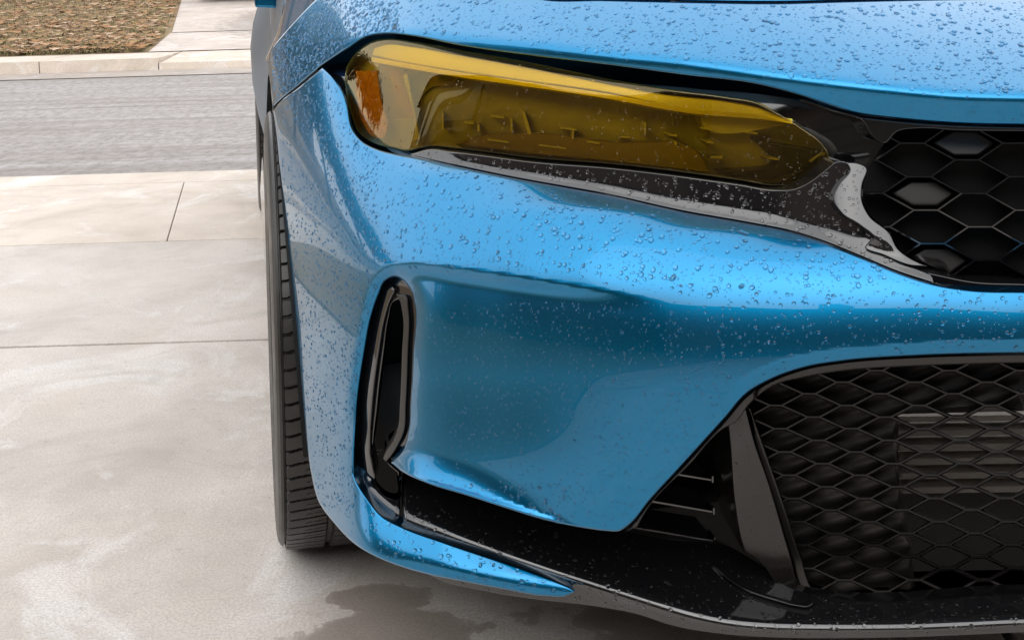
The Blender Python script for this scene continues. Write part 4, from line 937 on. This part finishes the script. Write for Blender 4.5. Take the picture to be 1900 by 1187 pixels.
mb = MB(); mb.hexa([car(-0.86, 5.3, 0.25), car(0.86, 5.3, 0.25), car(0.80, 5.45, 0.25), car(-0.80, 5.45, 0.25), car(-0.84, 5.2, 0.97), car(0.84, 5.2, 0.97), car(0.78, 5.35, 0.95), car(-0.78, 5.35, 0.95)]); mb.build('tail', paint, CAR, bevel=0.03)
strip('cowl', [car(-0.80, 1.72, 0.80), car(-0.80, 2.3, 0.93)], [car(0.80, 1.72, 0.80), car(0.80, 2.3, 0.93)], matte)

# -- the far half of the car: mirrored copies about the middle plane
Mr = Matrix.Identity(4)
for i in range(3):
    for j in range(3): Mr[i][j] -= 2 * NRM[i] * NRM[j]
    Mr[i][3] = 2 * HALF * NRM[i]
MIRROR = [o for o in CAR.children if o.name.split('.')[0] in ('bumper', 'nose_panel', 'bonnet', 'headlight_surround', 'headlight', 'lamp_trim', 'grille_corner_trim', 'upper_grille', 'lower_grille', 'front_splitter', 'air_duct', 'inlet_light_shield', 'air_blade', 'blade_foot', 'wheel', 'arch_liner', 'inlet_backing', 'louvre', 'louvre_end')]
def mcopy(o, parent):
    c = o.copy(); C.objects.link(c); c.parent = parent
    wm = Mr @ world_of(o)
    pw = Matrix(WORLD[parent.name])
    c.matrix_parent_inverse = Matrix.Identity(4); c.matrix_basis = pw.inverted() @ wm
    WORLD[c.name] = wm
    for ch in list(o.children): mcopy(ch, c)
WORLD = {CAR.name: world_of(CAR)}
for o in MIRROR: mcopy(o, CAR)
# rear wheels
for sgn in (-1, 1):
    c = wheel.copy(); C.objects.link(c); base_m = world_of(wheel) if sgn < 0 else Mr @ world_of(wheel)
    off = Matrix.Translation(Vector(AXL * 2.73)); wm = off @ base_m; c.parent = CAR; c.matrix_parent_inverse = Matrix.Identity(4); c.matrix_basis = world_of(CAR).inverted() @ wm
    for ch in list(wheel.children):
        if ch.name.startswith('tyre') or ch.name.startswith('rim') or ch.name.startswith('spokes') or ch.name.startswith('hub'):
            d = ch.copy(); C.objects.link(d); d.parent = c; d.matrix_parent_inverse = Matrix.Identity(4)
            d.matrix_basis = wm.inverted() @ (off @ (world_of(ch) if sgn < 0 else Mr @ world_of(ch)))

# ================================================================== rain on the car: beads and spatter
def dome(seg=8):
    P = [(0, 0, 0.62)]
    for r, h in ((0.55, 0.50), (0.88, 0.24), (1.0, 0.0)):
        for j in range(seg): a = 2 * math.pi * j / seg; P.append((r * math.cos(a), r * math.sin(a), h))
    f = [(0, 1 + j, 1 + (j + 1) % seg) for j in range(seg)]
    for L in range(2):
        for j in range(seg): a = 1 + L * seg + j; b = 1 + L * seg + (j + 1) % seg; f.append((a, a + seg, b + seg, b))
    return np.array(P), f
DP, DF = dome(); DV = []; DFC = []
def rain(poly, fn, count, rmin, rmax, power=3.0, box=None, shear=0.0, flat=0.8, keep=None):
    """count beads inside poly; radii in metres, many small, few large"""
    poly = np.asarray(poly); x0, y0 = poly.min(0); x1, y1 = poly.max(0)
    if box: x0, y0, x1, y1 = max(x0, box[0]), max(y0, box[1]), min(x1, box[2]), min(y1, box[3])
    q = np.stack([rng.uniform(x0, x1, count * 4), rng.uniform(y0, y1, count * 4)], 1)
    q = q[inside(q, poly)]; q = q[seg_dist(q, poly) > 4.0]
    if keep is not None: q = q[rng.random(len(q)) < keep(q)]
    q = q[:count]
    if len(q) == 0: return
    w = at_depth(q[:, 0], q[:, 1], fn(q[:, 0], q[:, 1])); nn = fn_normals(fn, q)
    rad = rmin + (rmax - rmin) * rng.random(len(q)) ** power
    for c, n_, r in zip(w, nn, rad):
        dn = np.array([0, 0, -1.0]); dn -= n_ * (dn @ n_); dn /= np.linalg.norm(dn) + 1e-6; u = np.cross(dn, n_)
        asp = rng.uniform(0.9, 1.15); sag = shear * rng.uniform(0.5, 1.5); an = rng.uniform(-0.5, 0.5)
        wob = 1 + 0.07 * np.sin(np.arctan2(DP[:, 1], DP[:, 0]) * rng.integers(2, 4) + rng.uniform(0, 6))
        X = DP[:, 0] * wob; Y_ = DP[:, 1] * wob; Z = DP[:, 2]
        xx = X * math.cos(an) - Y_ * math.sin(an); yy = X * math.sin(an) + Y_ * math.cos(an)
        V = c + r * (np.outer(xx, u) + np.outer(yy * asp + sag * Z, dn) + np.outer(Z * flat - 0.02, n_))
        k = len(DV); DV.extend(V); DFC.extend([tuple(i + k for i in f) for f in DF])
bf = bumper_fn
up_zone = lambda q: 1.0 - 0.97 * sstep(0, 50, q[:, 1] - np.interp(q[:, 0], [700, 900, 1100, 1300, 1500, 1700], [470, 480, 495, 515, 515, 500]))
rain(bump_poly, bf, 1150, 0.0006, 0.0027, 2.8, (690, 290, 1720, 560), 0.15, keep=up_zone)            # shelf below the lamp
rain(bump_poly, bf, 900, 0.0004, 0.0009, 1.5, (690, 290, 1720, 560), keep=up_zone)
rain(bump_poly, bf, 2800, 0.0006, 0.0019, 1.8, (505, 120, 700, 960), 0.3)                            # corner, dense fine flecks
rain(bump_poly, bf, 190, 0.0008, 0.0027, 2.0, (650, 900, 1060, 1105), 0.3)                           # flare
rain(bump_poly, bf, 380, 0.0006, 0.0019, 2.0, (1330, 540, 1900, 700), 0.2)                           # front face
rain(bump_poly, bf, 1500, 0.0006, 0.0013, 1.8, (760, 560, 1350, 975), 0.3)                            # lower face
nose_top = nose_poly.copy()
above = lambda q: (q[:, 1] < np.interp(q[:, 0], [a[0] for a in anch], [a[1] for a in anch]) - 3) * 1.0
rain(nose_poly, nose_fn, 1500, 0.0007, 0.0029, 2.9, (700, 0, 1900, 180), 0.1, keep=above)
rain(nose_poly, nose_fn, 1500, 0.0004, 0.0010, 1.5, (700, 0, 1900, 180), keep=above)
rain(nose_poly, nose_fn, 1500, 0.0008, 0.0024, 1.7, (498, 0, 740, 200), 0.2)
rain(nose_poly, nose_fn, 220, 0.0004, 0.0011, 2.0, (1000, 90, 1900, 232), 0.2, keep=lambda q: 1 - above(q))
rain(lens_poly, lens_fn, 520, 0.0004, 0.0013, 2.2, None, 0.3)
rain(np.vstack([curve(trim_up)[:-1], curve(trim_lo)]), tr_fn, 520, 0.0006, 0.0024, 2.0, None, 0.1)
rain(curve(arm_pts, 4, True), arm_fn, 60, 0.0006, 0.0016, 2.0)
spl = np.vstack([curve(sp_up, 6)[:-1], curve(sp_low, 6)[:-1]])
rain(spl, sp_fn, 900, 0.0006, 0.0024, 2.0, (750, 900, 1900, 1190), 0.1)
rain(curve([(1350, 785, 1), (1374, 738, 1), (1424, 890), (1474, 1063), (1480, 1105, 1), (1440, 1097, 1), (1381, 1024, 1), (1362, 927)], 5, True), blade_fn, 90, 0.0004, 0.0011)
drops = link_mesh('rain_drops', DV, DFC, water, None, True)
tag(drops, 'clear rain drops beaded all over the blue and black car body', 'water drops', kind='stuff')

# ================================================================== parked black car across the road
def parked(x, y, z):
    r = empty('parked_car', (x, y + 2, z)); tag(r, 'black car parked on the concrete drive across the road', 'car')
    prof = [(0, 0.35), (0.02, 0.75), (0.9, 0.92), (1.9, 0.98), (2.5, 1.42), (3.7, 1.45), (4.4, 1.0), (4.5, 0.4)]
    V = []; Fc = []
    for sx, sh in ((-0.9, 0.0), (-0.86, 0.02), (0.86, 0.02), (0.9, 0.0)):
        for py_, pz in prof: V.append((x + sx * (0.8 if pz > 1.2 else 1), y + py_, z + pz + sh + FS * py_))
    k = len(prof)
    for i in range(3):
        for j in range(k): Fc.append((i * k + j, i * k + (j + 1) % k, (i + 1) * k + (j + 1) % k, (i + 1) * k + j))
    Fc.append(tuple(range(k))[::-1]); Fc.append(tuple(3 * k + i for i in range(k)))
    link_mesh('body', V, Fc, darkpaint, r)
    for sx in (-0.78, 0.78):
        for wy in (0.85, 3.6):
            v = []; f = []
            for j in range(24):
                a = 6.2832 * j / 24
                for l, rr in ((-0.11, 0.2), (-0.11, 0.32), (0.11, 0.32), (0.11, 0.2)): v.append((x + sx + l, y + wy + rr * math.cos(a), z + 0.33 + FS * wy + rr * math.sin(a)))
            for j in range(24):
                for i in range(3): f.append((4 * j + i, 4 * j + i + 1, 4 * ((j + 1) % 24) + i + 1, 4 * ((j + 1) % 24) + i))
            link_mesh('wheel', v, f, rubber, r)
    for sx in (-0.62, 0.62):
        mb = MB(); mb.box(x + sx - 0.18, x + sx + 0.18, y - 0.03, y + 0.05, z + 0.6, z + 0.72); mb.build('headlight', silver, r)
pk = on_far(445, 9)
parked(float(pk[0]) + 0.1, float(pk[1]) + 0.3, fz(0, float(pk[1])) + 0.01)
